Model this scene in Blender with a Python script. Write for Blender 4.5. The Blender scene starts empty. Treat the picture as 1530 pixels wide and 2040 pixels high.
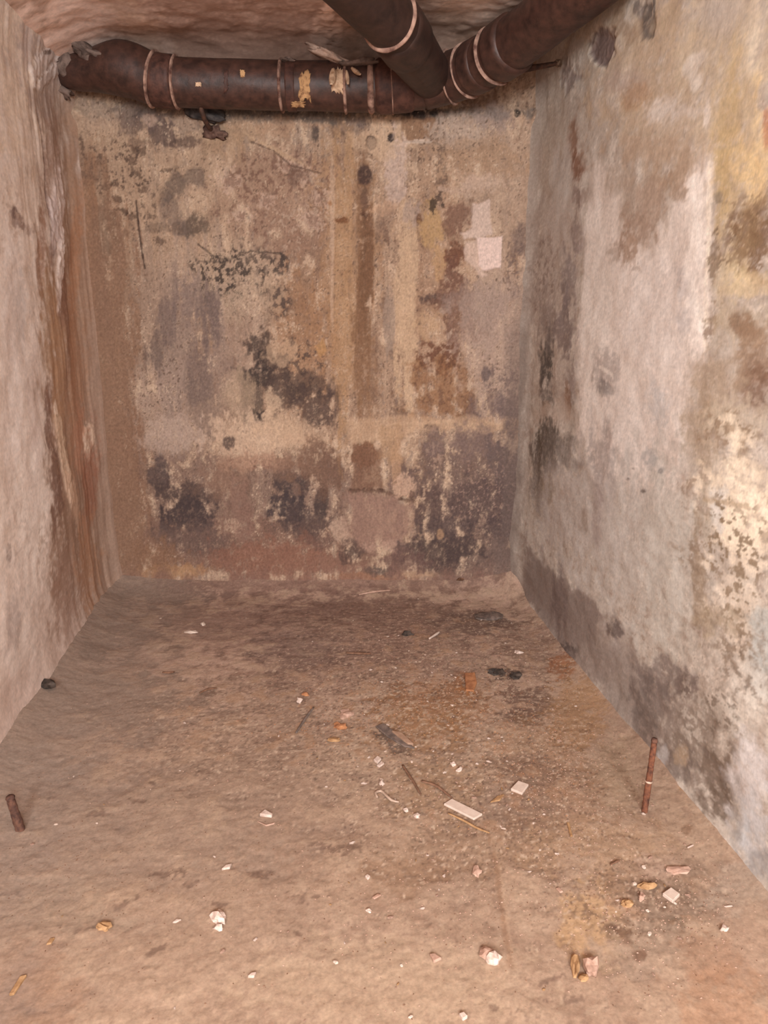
import bpy, bmesh, math, random
import numpy as np
from mathutils import Vector, Matrix, noise as mnoise

random.seed(7)
SC = bpy.context.scene
COL = SC.collection
Q = 1.0                                   # mesh step multiplier

# ------------------------------------------------------------------ camera
FPX, HC = 1450.0, 1.2
PITCH = math.atan(380 / FPX)
YAW = math.atan(185 * math.cos(PITCH) / FPX)
Fw = np.array([math.sin(YAW) * math.cos(PITCH), math.cos(YAW) * math.cos(PITCH), -math.sin(PITCH)])
Rt = np.array([math.cos(YAW), -math.sin(YAW), 0.0])
Up = np.cross(Rt, Fw)
EYE = np.array([0.0, 0.0, HC])

def ray(px, py):
    return Fw + Rt * (px - 765) / FPX - Up * (py - 1020) / FPX

def on_plane(px, py, p0, n):
    d = ray(px, py)
    return EYE + d * (np.dot(np.array(p0) - EYE, n) / np.dot(d, n))

def at_height(px, py, z):
    return on_plane(px, py, (0, 0, z), np.array([0, 0, 1.0]))

cam = bpy.data.cameras.new('camera')
cam.sensor_fit = 'VERTICAL'
cam.sensor_height = 36.0
cam.lens = FPX / 2040 * 36.0
cam.clip_start = 0.02
camo = bpy.data.objects.new('camera', cam)
COL.objects.link(camo)
camo.matrix_world = Matrix(((Rt[0], Up[0], -Fw[0], EYE[0]), (Rt[1], Up[1], -Fw[1], EYE[1]),
                            (Rt[2], Up[2], -Fw[2], EYE[2]), (0, 0, 0, 1)))
SC.camera = camo

# ------------------------------------------------------------------ colour + noise
def lin(c):
    c = np.array(c, dtype=np.float64) / 255.0
    return np.where(c <= 0.04045, c / 12.92, ((c + 0.055) / 1.055) ** 2.4)

def perlin(x, y, seed):
    xi = np.floor(x).astype(np.int64); yi = np.floor(y).astype(np.int64)
    xf = (x - xi).astype(np.float32); yf = (y - yi).astype(np.float32)
    def g(ix, iy, fx, fy):
        h = (ix * 374761393 + iy * 668265263 + seed * 1442695041) & 0x7fffffff
        h = ((h ^ (h >> 13)) * 1274126177) & 0x7fffffff
        h = (h ^ (h >> 16)) & 1023
        a = h.astype(np.float32) * np.float32(2 * math.pi / 1024)
        return np.cos(a) * fx + np.sin(a) * fy
    u = xf * xf * xf * (xf * (xf * 6 - 15) + 10)
    v = yf * yf * yf * (yf * (yf * 6 - 15) + 10)
    a = g(xi, yi, xf, yf); b = g(xi + 1, yi, xf - 1, yf)
    c = g(xi, yi + 1, xf, yf - 1); d = g(xi + 1, yi + 1, xf - 1, yf - 1)
    return (a + (b - a) * u) * (1 - v) + (c + (d - c) * u) * v

def fbm(x, y, seed, octs=4, gain=0.55):
    s = 0; a = 1.0; t = 0
    for o in range(octs):
        s = s + a * perlin(x * 2 ** o, y * 2 ** o, seed + o * 17); t += a; a *= gain
    return s / t * 1.9

def sstep(a, b, x):
    t = np.clip((x - a) / (b - a), 0, 1)
    return t * t * (3 - 2 * t)

# ------------------------------------------------------------------ materials
def new_mat(name, rough=0.9):
    m = bpy.data.materials.new(name); m.use_nodes = True
    nt = m.node_tree
    b = nt.nodes['Principled BSDF']
    b.inputs['Roughness'].default_value = rough
    b.inputs['Specular IOR Level'].default_value = 0.25
    return m, nt, b

def surface_mat(name, scale, amt, bump, stretch=(1, 1, 1), rough=0.92):
    """weathered surface: the stain tint of the mesh broken up by fine grain"""
    m, nt, b = new_mat(name, rough)
    N, L = nt.nodes, nt.links
    at = N.new('ShaderNodeAttribute'); at.attribute_name = 'stain_shade'
    tc = N.new('ShaderNodeTexCoord')
    mp = N.new('ShaderNodeMapping'); mp.inputs['Scale'].default_value = stretch
    L.new(tc.outputs['Object'], mp.inputs['Vector'])
    n1 = N.new('ShaderNodeTexNoise'); n1.inputs['Scale'].default_value = scale
    n1.inputs['Detail'].default_value = 5; n1.inputs['Roughness'].default_value = 0.62
    L.new(mp.outputs['Vector'], n1.inputs['Vector'])
    mr = N.new('ShaderNodeMapRange')
    mr.inputs['From Min'].default_value = 0.3; mr.inputs['From Max'].default_value = 0.7
    mr.inputs['To Min'].default_value = 1 - amt; mr.inputs['To Max'].default_value = 1 + amt
    L.new(n1.outputs['Fac'], mr.inputs['Value'])
    mx = N.new('ShaderNodeVectorMath'); mx.operation = 'SCALE'
    L.new(at.outputs['Color'], mx.inputs[0]); L.new(mr.outputs['Result'], mx.inputs['Scale'])
    L.new(mx.outputs['Vector'], b.inputs['Base Color'])
    bp = N.new('ShaderNodeBump'); bp.inputs['Strength'].default_value = bump
    bp.inputs['Distance'].default_value = 0.002
    L.new(n1.outputs['Fac'], bp.inputs['Height'])
    L.new(bp.outputs['Normal'], b.inputs['Normal'])
    return m

def plain_mat(name, c1, c2, scale=30, rough=0.8, bump=0.3, lo=0.4, hi=0.62, spec=0.25, detail=6):
    m, nt, b = new_mat(name, rough)
    b.inputs['Specular IOR Level'].default_value = spec
    N, L = nt.nodes, nt.links
    tc = N.new('ShaderNodeTexCoord')
    n1 = N.new('ShaderNodeTexNoise'); n1.inputs['Scale'].default_value = scale
    n1.inputs['Detail'].default_value = detail; n1.inputs['Roughness'].default_value = 0.6
    L.new(tc.outputs['Object'], n1.inputs['Vector'])
    r = N.new('ShaderNodeValToRGB')
    r.color_ramp.elements[0].position = lo; r.color_ramp.elements[1].position = hi
    r.color_ramp.elements[0].color = (*lin(c1), 1); r.color_ramp.elements[1].color = (*lin(c2), 1)
    L.new(n1.outputs['Fac'], r.inputs['Fac'])
    L.new(r.outputs['Color'], b.inputs['Base Color'])
    bp = N.new('ShaderNodeBump'); bp.inputs['Strength'].default_value = bump
    bp.inputs['Distance'].default_value = 0.003
    L.new(n1.outputs['Fac'], bp.inputs['Height']); L.new(bp.outputs['Normal'], b.inputs['Normal'])
    return m

# ------------------------------------------------------------------ painted relief surfaces
class Surf:
    def __init__(s, name, O, A, B, Lu, Lv, su, sv, N, seed, k=1.0, vs=4.0, us=1.0, sf=.6):
        s.name = name; s.O = np.array(O, float); s.A = np.array(A, float); s.B = np.array(B, float)
        s.N = np.array(N, float); s.k = np.array(k) if not np.isscalar(k) else k
        s.sf = sf
        s.nu = int(Lu / (su * Q)) + 1; s.nv = int(Lv / (sv * Q)) + 1
        s.u = np.linspace(0, Lu, s.nu); s.v = np.linspace(0, Lv, s.nv)
        U, V = np.meshgrid(s.u, s.v); s.U = U; s.V = V; Uo = U; U = U * us
        s.h = np.zeros_like(Uo)
        s.c = np.zeros(Uo.shape + (3,))
        s.f = {
            'l': fbm(U * 3.1, V * 3.1 / math.sqrt(vs), seed + 1, 4),
            'm': fbm(U * 13, V * 13 / vs ** .35, seed + 2, 5, .6),
            'h': fbm(U * 42, V * 42 / vs ** .2, seed + 3, 4, .65),
            'x': fbm(U * 110, V * 110, seed + 4, 2, .6),
            's': fbm(U * 26, V * 26 / (vs * 2.2), seed + 5, 4, .6),
            'y': fbm(U * 64, V * 64 / vs ** .15, seed + 6, 3, .7),
        }
        for k_ in s.f:
            q = s.f[k_]; q -= q.mean(); q *= .36 / q.std(); np.clip(q, -1.1, 1.1, out=q)
    def uv(s, px, py):
        P = on_plane(px, py, s.O, s.N) - s.O
        return np.array([P @ s.A, P @ s.B])
    def pig(s, c):
        g = float(np.mean(s.k)); t = min(max((sum(c) / 3 - 80) / 90, 0), 1)
        return lin(c) * (g + (s.k - g) * t)
    def base(s, c):
        s.c[:] = s.pig(c)
    def mixin(s, m, c, win=(slice(None), slice(None))):
        s.c[win] += (s.pig(c) - s.c[win]) * m[..., None]
    def all(s, fld, t0, t1, c, op):
        s.mixin(sstep(t0, t1, s.f[fld]) * op, c)
    def _win(s, c, ext):
        i0 = np.searchsorted(s.u, c[0] - ext[0]); i1 = np.searchsorted(s.u, c[0] + ext[0])
        j0 = np.searchsorted(s.v, c[1] - ext[1]); j1 = np.searchsorted(s.v, c[1] + ext[1])
        return (slice(max(j0, 0), j1), slice(max(i0, 0), i1))
    def blob(s, px, py, rx, ry, c, op=1.0, soft=.4, rough=.5, f='m', ang=0, spk=None, rel=0.0, spf='h', brk=.38):
        ca, sa = math.cos(math.radians(ang)), math.sin(math.radians(ang))
        o = s.uv(px, py)
        e1 = (s.uv(px + rx * ca * .5, py + rx * sa * .5) - s.uv(px - rx * ca * .5, py - rx * sa * .5))
        e2 = (s.uv(px - ry * sa * .5, py + ry * ca * .5) - s.uv(px + ry * sa * .5, py - ry * ca * .5))
        M = np.linalg.inv(np.array([e1, e2]).T)
        g = 1.3 + soft + rough
        ext = (g * math.hypot(e1[0], e2[0]), g * math.hypot(e1[1], e2[1]))
        w = s._win(o, ext)
        du = s.U[w] - o[0]; dv = s.V[w] - o[1]
        if du.size == 0: return
        a = M[0, 0] * du + M[0, 1] * dv; b = M[1, 0] * du + M[1, 1] * dv
        d = np.sqrt(a * a + b * b) + rough * (s.f[f][w] + .5 * s.f['h'][w])
        soft *= s.sf
        m = 1 - sstep(1 - soft, 1 + soft, d)
        if brk and spk is None: m = m * (1 - brk * sstep(.1, .34, .6 * s.f['y'][w] + .5 * s.f['h'][w]))
        if spk is not None:
            m = m * sstep(spk, spk + .22, s.f[spf][w])
        if c is not None: s.mixin(m * op, c, w)
        if rel: s.h[w] += rel * m
    def poly(s, pts, c, op=1.0, soft=.004, rough=.006, f='m', rel=0.0, spk=None):
        P = np.array([s.uv(*p) for p in pts])
        lo, hi = P.min(0), P.max(0); ctr = (lo + hi) / 2
        w = s._win(ctr, (hi - lo) / 2 + soft * 3 + rough * 3)
        X, Y = s.U[w], s.V[w]
        if X.size == 0: return
        inside = np.zeros(X.shape, bool); dist = np.full(X.shape, 9.0)
        n = len(P)
        for i in range(n):
            x1, y1 = P[i]; x2, y2 = P[(i + 1) % n]
            cond = ((y1 > Y) != (y2 > Y)) & (X < (x2 - x1) * (Y - y1) / (y2 - y1 + 1e-12) + x1)
            inside ^= cond
            t = np.clip(((X - x1) * (x2 - x1) + (Y - y1) * (y2 - y1)) / ((x2 - x1) ** 2 + (y2 - y1) ** 2 + 1e-12), 0, 1)
            dist = np.minimum(dist, np.hypot(X - x1 - t * (x2 - x1), Y - y1 - t * (y2 - y1)))
        sd = np.where(inside, -dist, dist) + rough * s.f[f][w]
        m = 1 - sstep(-soft, soft, sd)
        if spk is not None: m = m * sstep(spk, spk + .22, s.f['h'][w])
        if c is not None: s.mixin(m * op, c, w)
        if rel: s.h[w] += rel * m
    def line(s, pts, wpx, c, op=1.0, rough=.6, rel=0.0, f='h'):
        """a narrow mark following pts, width in metres"""
        P = [s.uv(*p) for p in pts]
        for (a, b) in zip(P[:-1], P[1:]):
            ctr = (a + b) / 2
            w = s._win(ctr, np.abs(b - a) / 2 + wpx * 4 + .01)
            X, Y = s.U[w], s.V[w]
            if X.size == 0: continue
            d = b - a
            t = np.clip(((X - a[0]) * d[0] + (Y - a[1]) * d[1]) / (d @ d + 1e-12), 0, 1)
            r = np.hypot(X - a[0] - t * d[0], Y - a[1] - t * d[1]) / wpx + rough * s.f[f][w]
            m = 1 - sstep(.5, 1.3, r)
            if c is not None: s.mixin(m * op, c, w)
            if rel: s.h[w] += rel * m
    def point(s, i_u, i_v):
        return s.O + s.A * i_u + s.B * i_v
    def height(s, u, v):
        i = np.clip(np.interp(u, s.u, np.arange(s.nu)), 0, s.nu - 1); j = np.clip(np.interp(v, s.v, np.arange(s.nv)), 0, s.nv - 1)
        return float(s.h[int(round(float(j))), int(round(float(i)))])
    def crisp(s, wts, t, c, op, e=.07):
        q = sum(wt * s.f[n] for n, wt in wts.items())
        s.mixin(sstep(t, t + e, q) * op, c)
    def contrast(s, g):
        Y = s.c @ np.array([.25, .65, .10]); m = np.exp(np.log(Y + 1e-4).mean())
        s.c *= ((Y / m) ** (g - 1))[..., None]
    def grain(s, a, b_):
        s.c *= (1 + a * s.f['x'] + b_ * s.f['y'])[..., None]
    def build(s, mat):
        P = (s.O + s.U[..., None] * s.A + s.V[..., None] * s.B + s.h[..., None] * s.N).reshape(-1, 3)
        me = bpy.data.meshes.new(s.name)
        nv, nu = s.nv, s.nu
        idx = np.arange(nv * nu).reshape(nv, nu)
        q = np.stack([idx[:-1, :-1], idx[:-1, 1:], idx[1:, 1:], idx[1:, :-1]], -1).reshape(-1, 4)
        if np.dot(np.cross(s.A, s.B), s.N) < 0: q = q[:, ::-1]
        me.vertices.add(len(P)); me.vertices.foreach_set('co', P.astype(np.float32).ravel())
        me.loops.add(q.size); me.loops.foreach_set('vertex_index', q.astype(np.int32).ravel())
        me.polygons.add(len(q))
        me.polygons.foreach_set('loop_start', np.arange(0, q.size, 4, dtype=np.int32))
        me.polygons.foreach_set('use_smooth', np.ones(len(q), dtype=bool))
        me.update(calc_edges=True)
        at = me.attributes.new('stain_shade', 'FLOAT_COLOR', 'POINT')
        c4 = np.ones((len(P), 4), np.float32); c4[:, :3] = np.clip(s.c.reshape(-1, 3), .004, .95)
        at.data.foreach_set('color', c4.ravel())
        me.materials.append(mat)
        o = bpy.data.objects.new(s.name, me); COL.objects.link(o)
        o['kind'] = 'structure'
        return o

XR, XL = 0.985, -0.857
BL = np.array([XL, 3.33, 0]); BR = np.array([XR, 3.08, 0])
bdir = (BR - BL) / np.linalg.norm(BR - BL)
bn = np.array([bdir[1], -bdir[0], 0]); bn = bn if bn[1] < 0 else -bn
ZC = 2.22
YN = -1.6
def back_y(x): return BL[1] + (BR[1] - BL[1]) * (x - XL) / (XR - XL)
Z1 = np.array([0, 0, 1.0])

# ================================================================== BACK WALL
EXT = 0.03
W = Surf('wall_back', BL - bdir * EXT - Z1 * .03, bdir, Z1, np.linalg.norm(BR - BL) + 2 * EXT, ZC + .06, .0042, .0042, bn, 11, k=.85)
W.base((158, 128, 107))
W.all('l', .0, .5, (170, 142, 120), .55)
W.all('s', .1, .5, (140, 108, 88), .5)
W.all('m', .15, .5, (176, 146, 122), .5)
W.all('m', -.25, -.6, (132, 102, 84), .7)
W.all('h', .2, .55, (122, 93, 77), .45)
W.all('h', -.3, -.6, (184, 154, 130), .4)
W.crisp({'m': .7, 'h': .6}, .30, (184, 154, 130), .6)
W.crisp({'m': -.7, 'y': .6}, .34, (118, 90, 74), .6)
W.crisp({'s': -.8, 'h': .5}, .36, (134, 112, 100), .55)
b = W.blob
# broad zones
b(300, 400, 190, 170, (170, 140, 116), .55, .5, .5, 'm')
b(330, 650, 110, 170, (160, 134, 118), .55, .5, .5, 's')
b(360, 700, 60, 150, (128, 106, 97), .5, .5, .7, 's')
b(430, 760, 40, 90, (126, 102, 92), .5, .5, .7, 's')
b(280, 620, 50, 120, (140, 112, 94), .45, .5, .7, 's')
b(600, 620, 50, 120, (134, 100, 78), .5, .5, .8)
b(580, 480, 90, 60, (134, 104, 88), .5, .5, .8)
b(330, 830, 110, 90, (158, 132, 118), .5, .5, .6)
b(560, 390, 110, 110, (150, 116, 97), .55, .5, .6, 'm')
b(690, 560, 60, 280, (158, 120, 90), .6, .5, .6, 's')
b(870, 560, 90, 260, (152, 116, 92), .5, .5, .6, 's')
b(1000, 680, 90, 150, (164, 138, 123), .7, .5, .6, 's')
b(1010, 400, 90, 170, (166, 138, 118), .6, .5, .6, 's')
b(470, 680, 70, 130, (150, 124, 110), .5, .5, .6, 's')
b(600, 700, 60, 130, (150, 110, 82), .6, .5, .6, 's')
b(480, 980, 300, 90, (122, 95, 85), .65, .5, .6)
b(480, 1090, 320, 60, (130, 97, 83), .8, .4, .5)
b(960, 990, 140, 130, (112, 89, 82), .8, .4, .7)
b(980, 1130, 130, 45, (118, 95, 86), .8, .5, .5)
# left drip zone
b(215, 800, 55, 420, (142, 106, 83), .8, .5, .5, 's')
b(240, 1000, 60, 180, (140, 104, 83), .85, .5, .4, 's')
b(180, 500, 22, 170, (156, 110, 76), .7, .5, .5, 's')
b(163, 700, 10, 300, (136, 90, 64), .7, .5, .5, 's')
b(200, 560, 20, 120, (128, 96, 80), .5, .5, .6, 's')
b(220, 460, 25, 60, (115, 88, 72), .55, .5, .8)
b(160, 330, 25, 60, (120, 92, 78), .45, .5, .7)
# upper band beneath the pipe
b(600, 232, 460, 14, (100, 90, 84), .8, .5, .5)  # dark strip: the pipe's shade painted on the wall
b(290, 232, 130, 24, (128, 107, 97), .8, .5, .6, ang=6)
b(190, 240, 60, 30, (175, 146, 124), .7, .4, .6)
b(215, 280, 50, 25, (172, 142, 118), .6, .4, .6)
b(265, 245, 30, 22, (115, 93, 84), .7, .4, .6)
b(330, 262, 32, 30, (104, 83, 76), .8, .4, .7)
b(365, 285, 30, 14, (98, 76, 68), .7, .4, .7)
b(285, 285, 22, 10, (120, 93, 78), .6, .4, .7)
b(300, 240, 16, 10, (178, 148, 130), .7, .4, .5)
b(370, 240, 26, 18, (172, 142, 120), .7, .4, .5)
b(485, 260, 50, 25, (168, 136, 110), .6, .5, .6)
b(560, 255, 50, 20, (165, 130, 105), .6, .5, .6)
b(770, 265, 60, 40, (184, 152, 126), .8, .4, .7)
b(628, 265, 9, 16, (92, 76, 70), .85, .4, .5, rel=-.006)
b(740, 283, 9, 12, (96, 76, 68), .9, .3, .5, rel=-.006)
b(778, 274, 8, 10, (66, 52, 50), .95, .3, .4, rel=-.01)
b(705, 250, 30, 12, (120, 98, 88), .6, .4, .6)
b(722, 243, 8, 10, (100, 84, 80), .7, .4, .6)
W.poly([(800, 236), (868, 236), (872, 284), (800, 280)], (141, 106, 82), .9, .004, .006, rel=-.006)
b(832, 282, 30, 4, (190, 165, 148), .8, .4, .6)
b(835, 226, 45, 12, (62, 54, 53), .8, .5, .5)  # deepest bit of the painted pipe shade
b(920, 262, 55, 34, (166, 142, 126), .85, .4, .6)
b(985, 240, 50, 25, (146, 124, 114), .7, .5, .6)
b(1028, 228, 8, 10, (60, 50, 46), .9, .3, .4, rel=-.008)
b(960, 320, 80, 45, (158, 124, 98), .6, .5, .7)
W.crisp({'y': 1.0, 'l': .25}, .62, (98, 76, 64), .65)
W.crisp({'y': -.8, 'm': .5}, .62, (196, 168, 144), .6)
# flaky cracks upper left
for (x, y) in [(180, 352), (230, 365), (285, 375), (330, 340), (210, 372), (262, 318), (270, 345), (335, 395), (200, 320), (245, 420), (235, 395), (300, 430), (320, 480), (262, 430), (275, 300)]:
    b(x, y, random.uniform(6, 16), random.uniform(3, 9), (96, 72, 60), .65, .4, .9, 'h', ang=random.uniform(-10, 40), rel=-.002)
b(220, 330, 90, 60, (92, 70, 60), .7, .4, .7, spk=.25)
b(280, 400, 60, 110, (100, 78, 66), .6, .4, .7, spk=.3)
W.line([(270, 400), (274, 440), (280, 490), (288, 535)], .0035, (80, 60, 52), .9, .5, rel=-.003)
W.line([(395, 487), (425, 510), (450, 520), (500, 500), (560, 505)], .004, (84, 66, 58), .8, .8, rel=-.003)
W.line([(395, 520), (450, 523)], .004, (84, 66, 58), .8, .8)
b(345, 375, 22, 22, (112, 93, 82), .75, .5, .6)
b(388, 355, 18, 18, (116, 97, 86), .65, .5, .6)
b(385, 445, 22, 26, (92, 76, 66), .75, .5, .7)
b(350, 430, 24, 34, (120, 100, 90), .6, .5, .6)
b(320, 455, 30, 10, (110, 88, 74), .5, .5, .8)
b(455, 290, 40, 30, (158, 126, 100), .5, .5, .7)
# peeled rosettes
for (x, y, r) in [(455, 360, 22), (620, 440, 20), (570, 330, 16), (480, 430, 15), (600, 350, 18), (640, 395, 16), (530, 400, 15)]:
    b(x, y, r, r * .8, (176, 146, 128), .65, .3, .9, 'h', rel=.003)
    b(x + 3, y + 1, r * .5, r * .4, (136, 104, 88), .7, .3, .9, 'h', rel=-.003)
b(560, 390, 110, 110, (122, 88, 74), .7, .4, .6, spk=.12)
b(590, 440, 60, 60, (186, 158, 136), .55, .4, .7, spk=.2, spf='h')
b(590, 350, 14, 20, (118, 88, 74), .6, .4, .7)
b(552, 300, 60, 5, (176, 144, 116), .7, .4, .6, ang=28)
W.line([(500, 282), (545, 300), (580, 330), (640, 345)], .003, (100, 74, 62), .7, .8, rel=-.003)
# black mould, centre-left
b(470, 560, 80, 75, (168, 142, 120), .5, .5, .6)
b(455, 560, 70, 60, (72, 60, 55), .85, .4, .6, spk=.05)
b(500, 525, 60, 28, (88, 72, 64), .7, .4, .7, spk=-.15)
b(560, 535, 26, 30, (74, 62, 58), .7, .4, .7, spk=-.1)
b(560, 600, 18, 40, (88, 72, 66), .75, .4, .7, spk=-.1)
b(470, 600, 55, 20, (182, 154, 130), .6, .4, .7, spk=.15)
b(390, 600, 40, 50, (128, 106, 98), .6, .5, .6, 's')
b(415, 640, 22, 60, (112, 92, 86), .65, .5, .6, 's')
b(330, 640, 18, 40, (118, 98, 92), .55, .5, .6, 's')
b(312, 700, 18, 40, (112, 92, 84), .6, .5, .7, 's')
b(395, 740, 20, 90, (116, 94, 86), .55, .5, .6, 's')
b(515, 690, 26, 34, (80, 64, 58), .8, .4, .6)
b(532, 720, 22, 26, (78, 63, 58), .85, .4, .6)
b(510, 748, 34, 20, (72, 59, 55), .85, .4, .6)
b(560, 775, 30, 40, (86, 68, 62), .8, .4, .7)
b(510, 800, 22, 40, (84, 68, 60), .75, .4, .7, 's')
b(520, 830, 32, 12, (72, 58, 54), .85, .4, .7)
b(600, 765, 50, 26, (92, 73, 66), .7, .4, .7)
b(625, 820, 40, 36, (90, 70, 64), .8, .4, .7)
b(600, 740, 50, 70, (84, 66, 60), .7, .4, .7, spk=.1)
b(545, 800, 18, 22, (186, 156, 130), .7, .4, .7)
b(470, 790, 30, 50, (168, 140, 116), .6, .4, .7, 's')
b(400, 800, 40, 60, (122, 100, 90), .5, .5, .7, 's')
b(440, 830, 60, 40, (150, 122, 104), .5, .5, .7)
# pale flakes
b(500, 875, 80, 45, (188, 157, 133), .75, .4, .8)
b(570, 860, 60, 36, (184, 152, 126), .6, .4, .8)
b(345, 865, 55, 34, (172, 146, 130), .7, .4, .7)
b(600, 870, 40, 24, (184, 150, 124), .6, .4, .8, spk=0)
b(560, 700, 30, 24, (178, 146, 120), .6, .4, .7)
b(640, 690, 10, 16, (174, 130, 86), .6, .4, .5)
b(490, 905, 90, 30, (180, 146, 122), .5, .4, .8, spk=.05)
b(456, 882, 12, 14, (100, 80, 72), .85, .4, .7)
b(520, 920, 80, 16, (150, 108, 88), .5, .5, .7)
# dark patches low left
b(320, 945, 24, 30, (96, 78, 74), .8, .4, .6)
b(370, 985, 62, 26, (92, 73, 68), .85, .4, .7)
b(375, 1025, 52, 30, (84, 68, 66), .9, .4, .6)
b(385, 1075, 75, 30, (108, 86, 79), .7, .5, .6)
b(440, 960, 40, 30, (140, 106, 88), .6, .5, .6)
b(480, 1020, 30, 60, (140, 106, 92), .6, .5, .6, 's')
b(590, 970, 36, 30, (84, 68, 66), .85, .4, .7)
b(570, 1010, 42, 28, (80, 66, 66), .9, .4, .6)
b(610, 1040, 52, 36, (92, 74, 70), .75, .5, .7)
b(640, 1000, 14, 30, (84, 68, 64), .7, .4, .6)
b(590, 975, 8, 14, (140, 108, 92), .6, .4, .5)
b(640, 930, 50, 46, (118, 86, 70), .7, .5, .7)
b(590, 920, 40, 30, (136, 104, 86), .5, .5, .7)
# bottom: red-brown foot, ochre lip
b(340, 1140, 85, 16, (170, 128, 92), .8, .5, .6)
b(300, 1110, 60, 30, (140, 102, 78), .7, .5, .6)
b(560, 1120, 120, 40, (140, 96, 78), .7, .5, .7)
b(540, 1105, 80, 30, (150, 106, 88), .5, .4, .8, spk=.1)
b(680, 1130, 40, 30, (140, 104, 88), .6, .4, .7)
b(740, 1150, 90, 10, (160, 112, 82), .8, .5, .6)
b(820, 1143, 50, 7, (182, 148, 118), .7, .4, .8)
b(675, 1055, 18, 22, (172, 142, 122), .85, .3, .7, rel=.004)
b(690, 1075, 14, 14, (170, 138, 118), .7, .3, .7)
b(700, 1100, 22, 22, (92, 72, 66), .75, .4, .7)
b(755, 1138, 26, 10, (94, 78, 72), .8, .4, .6)
b(640, 1080, 25, 14, (110, 84, 76), .5, .4, .7)
# centre flue shape
b(685, 560, 24, 290, (164, 125, 90), .4, .5, .5, 's')
b(662, 470, 5, 130, (182, 152, 130), .55, .5, .6, 's')
b(725, 480, 17, 210, (128, 92, 68), .75, .5, .45, 's')
b(728, 540, 12, 130, (112, 78, 58), .75, .5, .5, 's')
b(725, 345, 13, 20, (84, 62, 56), .9, .4, .5)
b(727, 400, 10, 22, (112, 84, 70), .7, .5, .5)
b(726, 428, 11, 9, (96, 66, 52), .8, .4, .6)
b(680, 438, 14, 7, (118, 74, 48), .85, .4, .6)
b(658, 405, 6, 8, (150, 98, 58), .7, .4, .6)
b(730, 760, 26, 130, (134, 99, 76), .55, .5, .6, 's')
b(722, 650, 18, 170, (128, 92, 68), .5, .5, .6, 's')
b(808, 620, 22, 230, (182, 150, 122), .8, .4, .5, 's')
b(788, 340, 24, 66, (180, 154, 140), .75, .4, .7)
b(765, 300, 26, 24, (182, 150, 124), .6, .4, .7)
b(760, 415, 30, 12, (186, 148, 120), .7, .4, .7, ang=-10)
b(775, 640, 10, 60, (146, 124, 110), .7, .4, .6, 's')
b(765, 430, 25, 25, (140, 110, 92), .5, .5, .7)
b(816, 420, 20, 26, (150, 128, 118), .6, .4, .8)
b(836, 436, 6, 10, (112, 74, 52), .85, .4, .5)
b(862, 450, 22, 45, (170, 134, 94), .75, .4, .6)
b(875, 520, 16, 40, (172, 134, 98), .7, .4, .6)
b(880, 340, 18, 60, (112, 88, 74), .6, .5, .8, spk=.0)
b(866, 408, 12, 10, (76, 60, 52), .85, .4, .9, 'h')
b(880, 390, 14, 18, (90, 70, 60), .7, .4, .8, spk=.1)
b(905, 435, 24, 30, (128, 94, 78), .85, .35, .6)
b(908, 510, 20, 26, (118, 78, 60), .9, .35, .6)
b(905, 560, 22, 40, (116, 80, 66), .85, .4, .7)
b(870, 595, 24, 10, (84, 66, 62), .8, .4, .8)
b(905, 620, 40, 60, (120, 84, 68), .8, .4, .7)
b(875, 710, 36, 40, (116, 76, 58), .85, .4, .8, spk=-.25)
b(880, 780, 60, 50, (142, 100, 70), .7, .5, .7)
b(880, 770, 60, 60, (112, 76, 58), .6, .4, .7, spk=.1)
b(862, 650, 24, 30, (176, 142, 112), .6, .4, .7)
b(960, 640, 50, 60, (160, 134, 120), .6, .5, .7)
# plaster patches on the right of the back wall
W.poly([(945, 408), (975, 402), (985, 470), (925, 478), (918, 465), (940, 455)], (186, 160, 146), .85, .006, .012, rel=.003)
W.poly([(926, 480), (955, 478), (958, 535), (972, 548), (960, 556), (925, 520)], (184, 156, 140), .85, .006, .01, rel=.003)
W.poly([(950, 474), (1001, 470), (998, 534), (962, 541), (952, 530)], (198, 170, 158), 1, .003, .005, rel=.006)
b(960, 360, 40, 18, (178, 150, 132), .7, .4, .8)
b(915, 380, 30, 14, (176, 148, 130), .5, .4, .8)
b(1030, 520, 22, 60, (112, 92, 86), .6, .5, .7, spk=.0)
b(1040, 480, 16, 30, (110, 90, 84), .6, .5, .7)
b(950, 600, 60, 40, (150, 126, 114), .5, .5, .7)
b(1010, 780, 60, 50, (112, 92, 88), .6, .5, .8, spk=-.1)
b(968, 745, 8, 14, (108, 90, 86), .8, .4, .5)
b(1000, 810, 50, 26, (116, 96, 92), .6, .5, .7)
# horizontal pale ledge line
W.poly([(692, 833), (860, 832), (1065, 838), (1062, 858), (905, 862), (840, 858), (760, 885), (696, 884)], (180, 146, 118), .6, .012, .022, rel=.003)
W.line([(770, 846), (905, 838)], .006, (188, 154, 126), .4, .8)
b(730, 905, 34, 22, (128, 88, 66), .85, .4, .6)
W.poly([(702, 892), (762, 890), (768, 975), (700, 980)], (126, 90, 71), .7, .012, .018, rel=-.003)
W.line([(700, 978), (760, 978), (800, 995), (822, 998)], .009, (96, 68, 56), .6, .9, rel=-.004)
b(790, 920, 12, 45, (170, 132, 104), .7, .4, .5, 's')
b(776, 890, 30, 34, (166, 130, 100), .6, .5, .6)
b(860, 900, 36, 46, (120, 94, 82), .7, .5, .8, spk=-.2)
b(868, 910, 14, 30, (166, 136, 118), .6, .4, .8, spk=.0)
b(806, 975, 20, 20, (178, 144, 122), .9, .3, .7, rel=.008)
b(820, 985, 6, 8, (110, 82, 72), .8, .3, .5)
W.poly([(694, 990), (760, 985), (825, 1005), (820, 1060), (790, 1085), (720, 1090), (694, 1050)], (150, 116, 101), .75, .025, .035)
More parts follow.
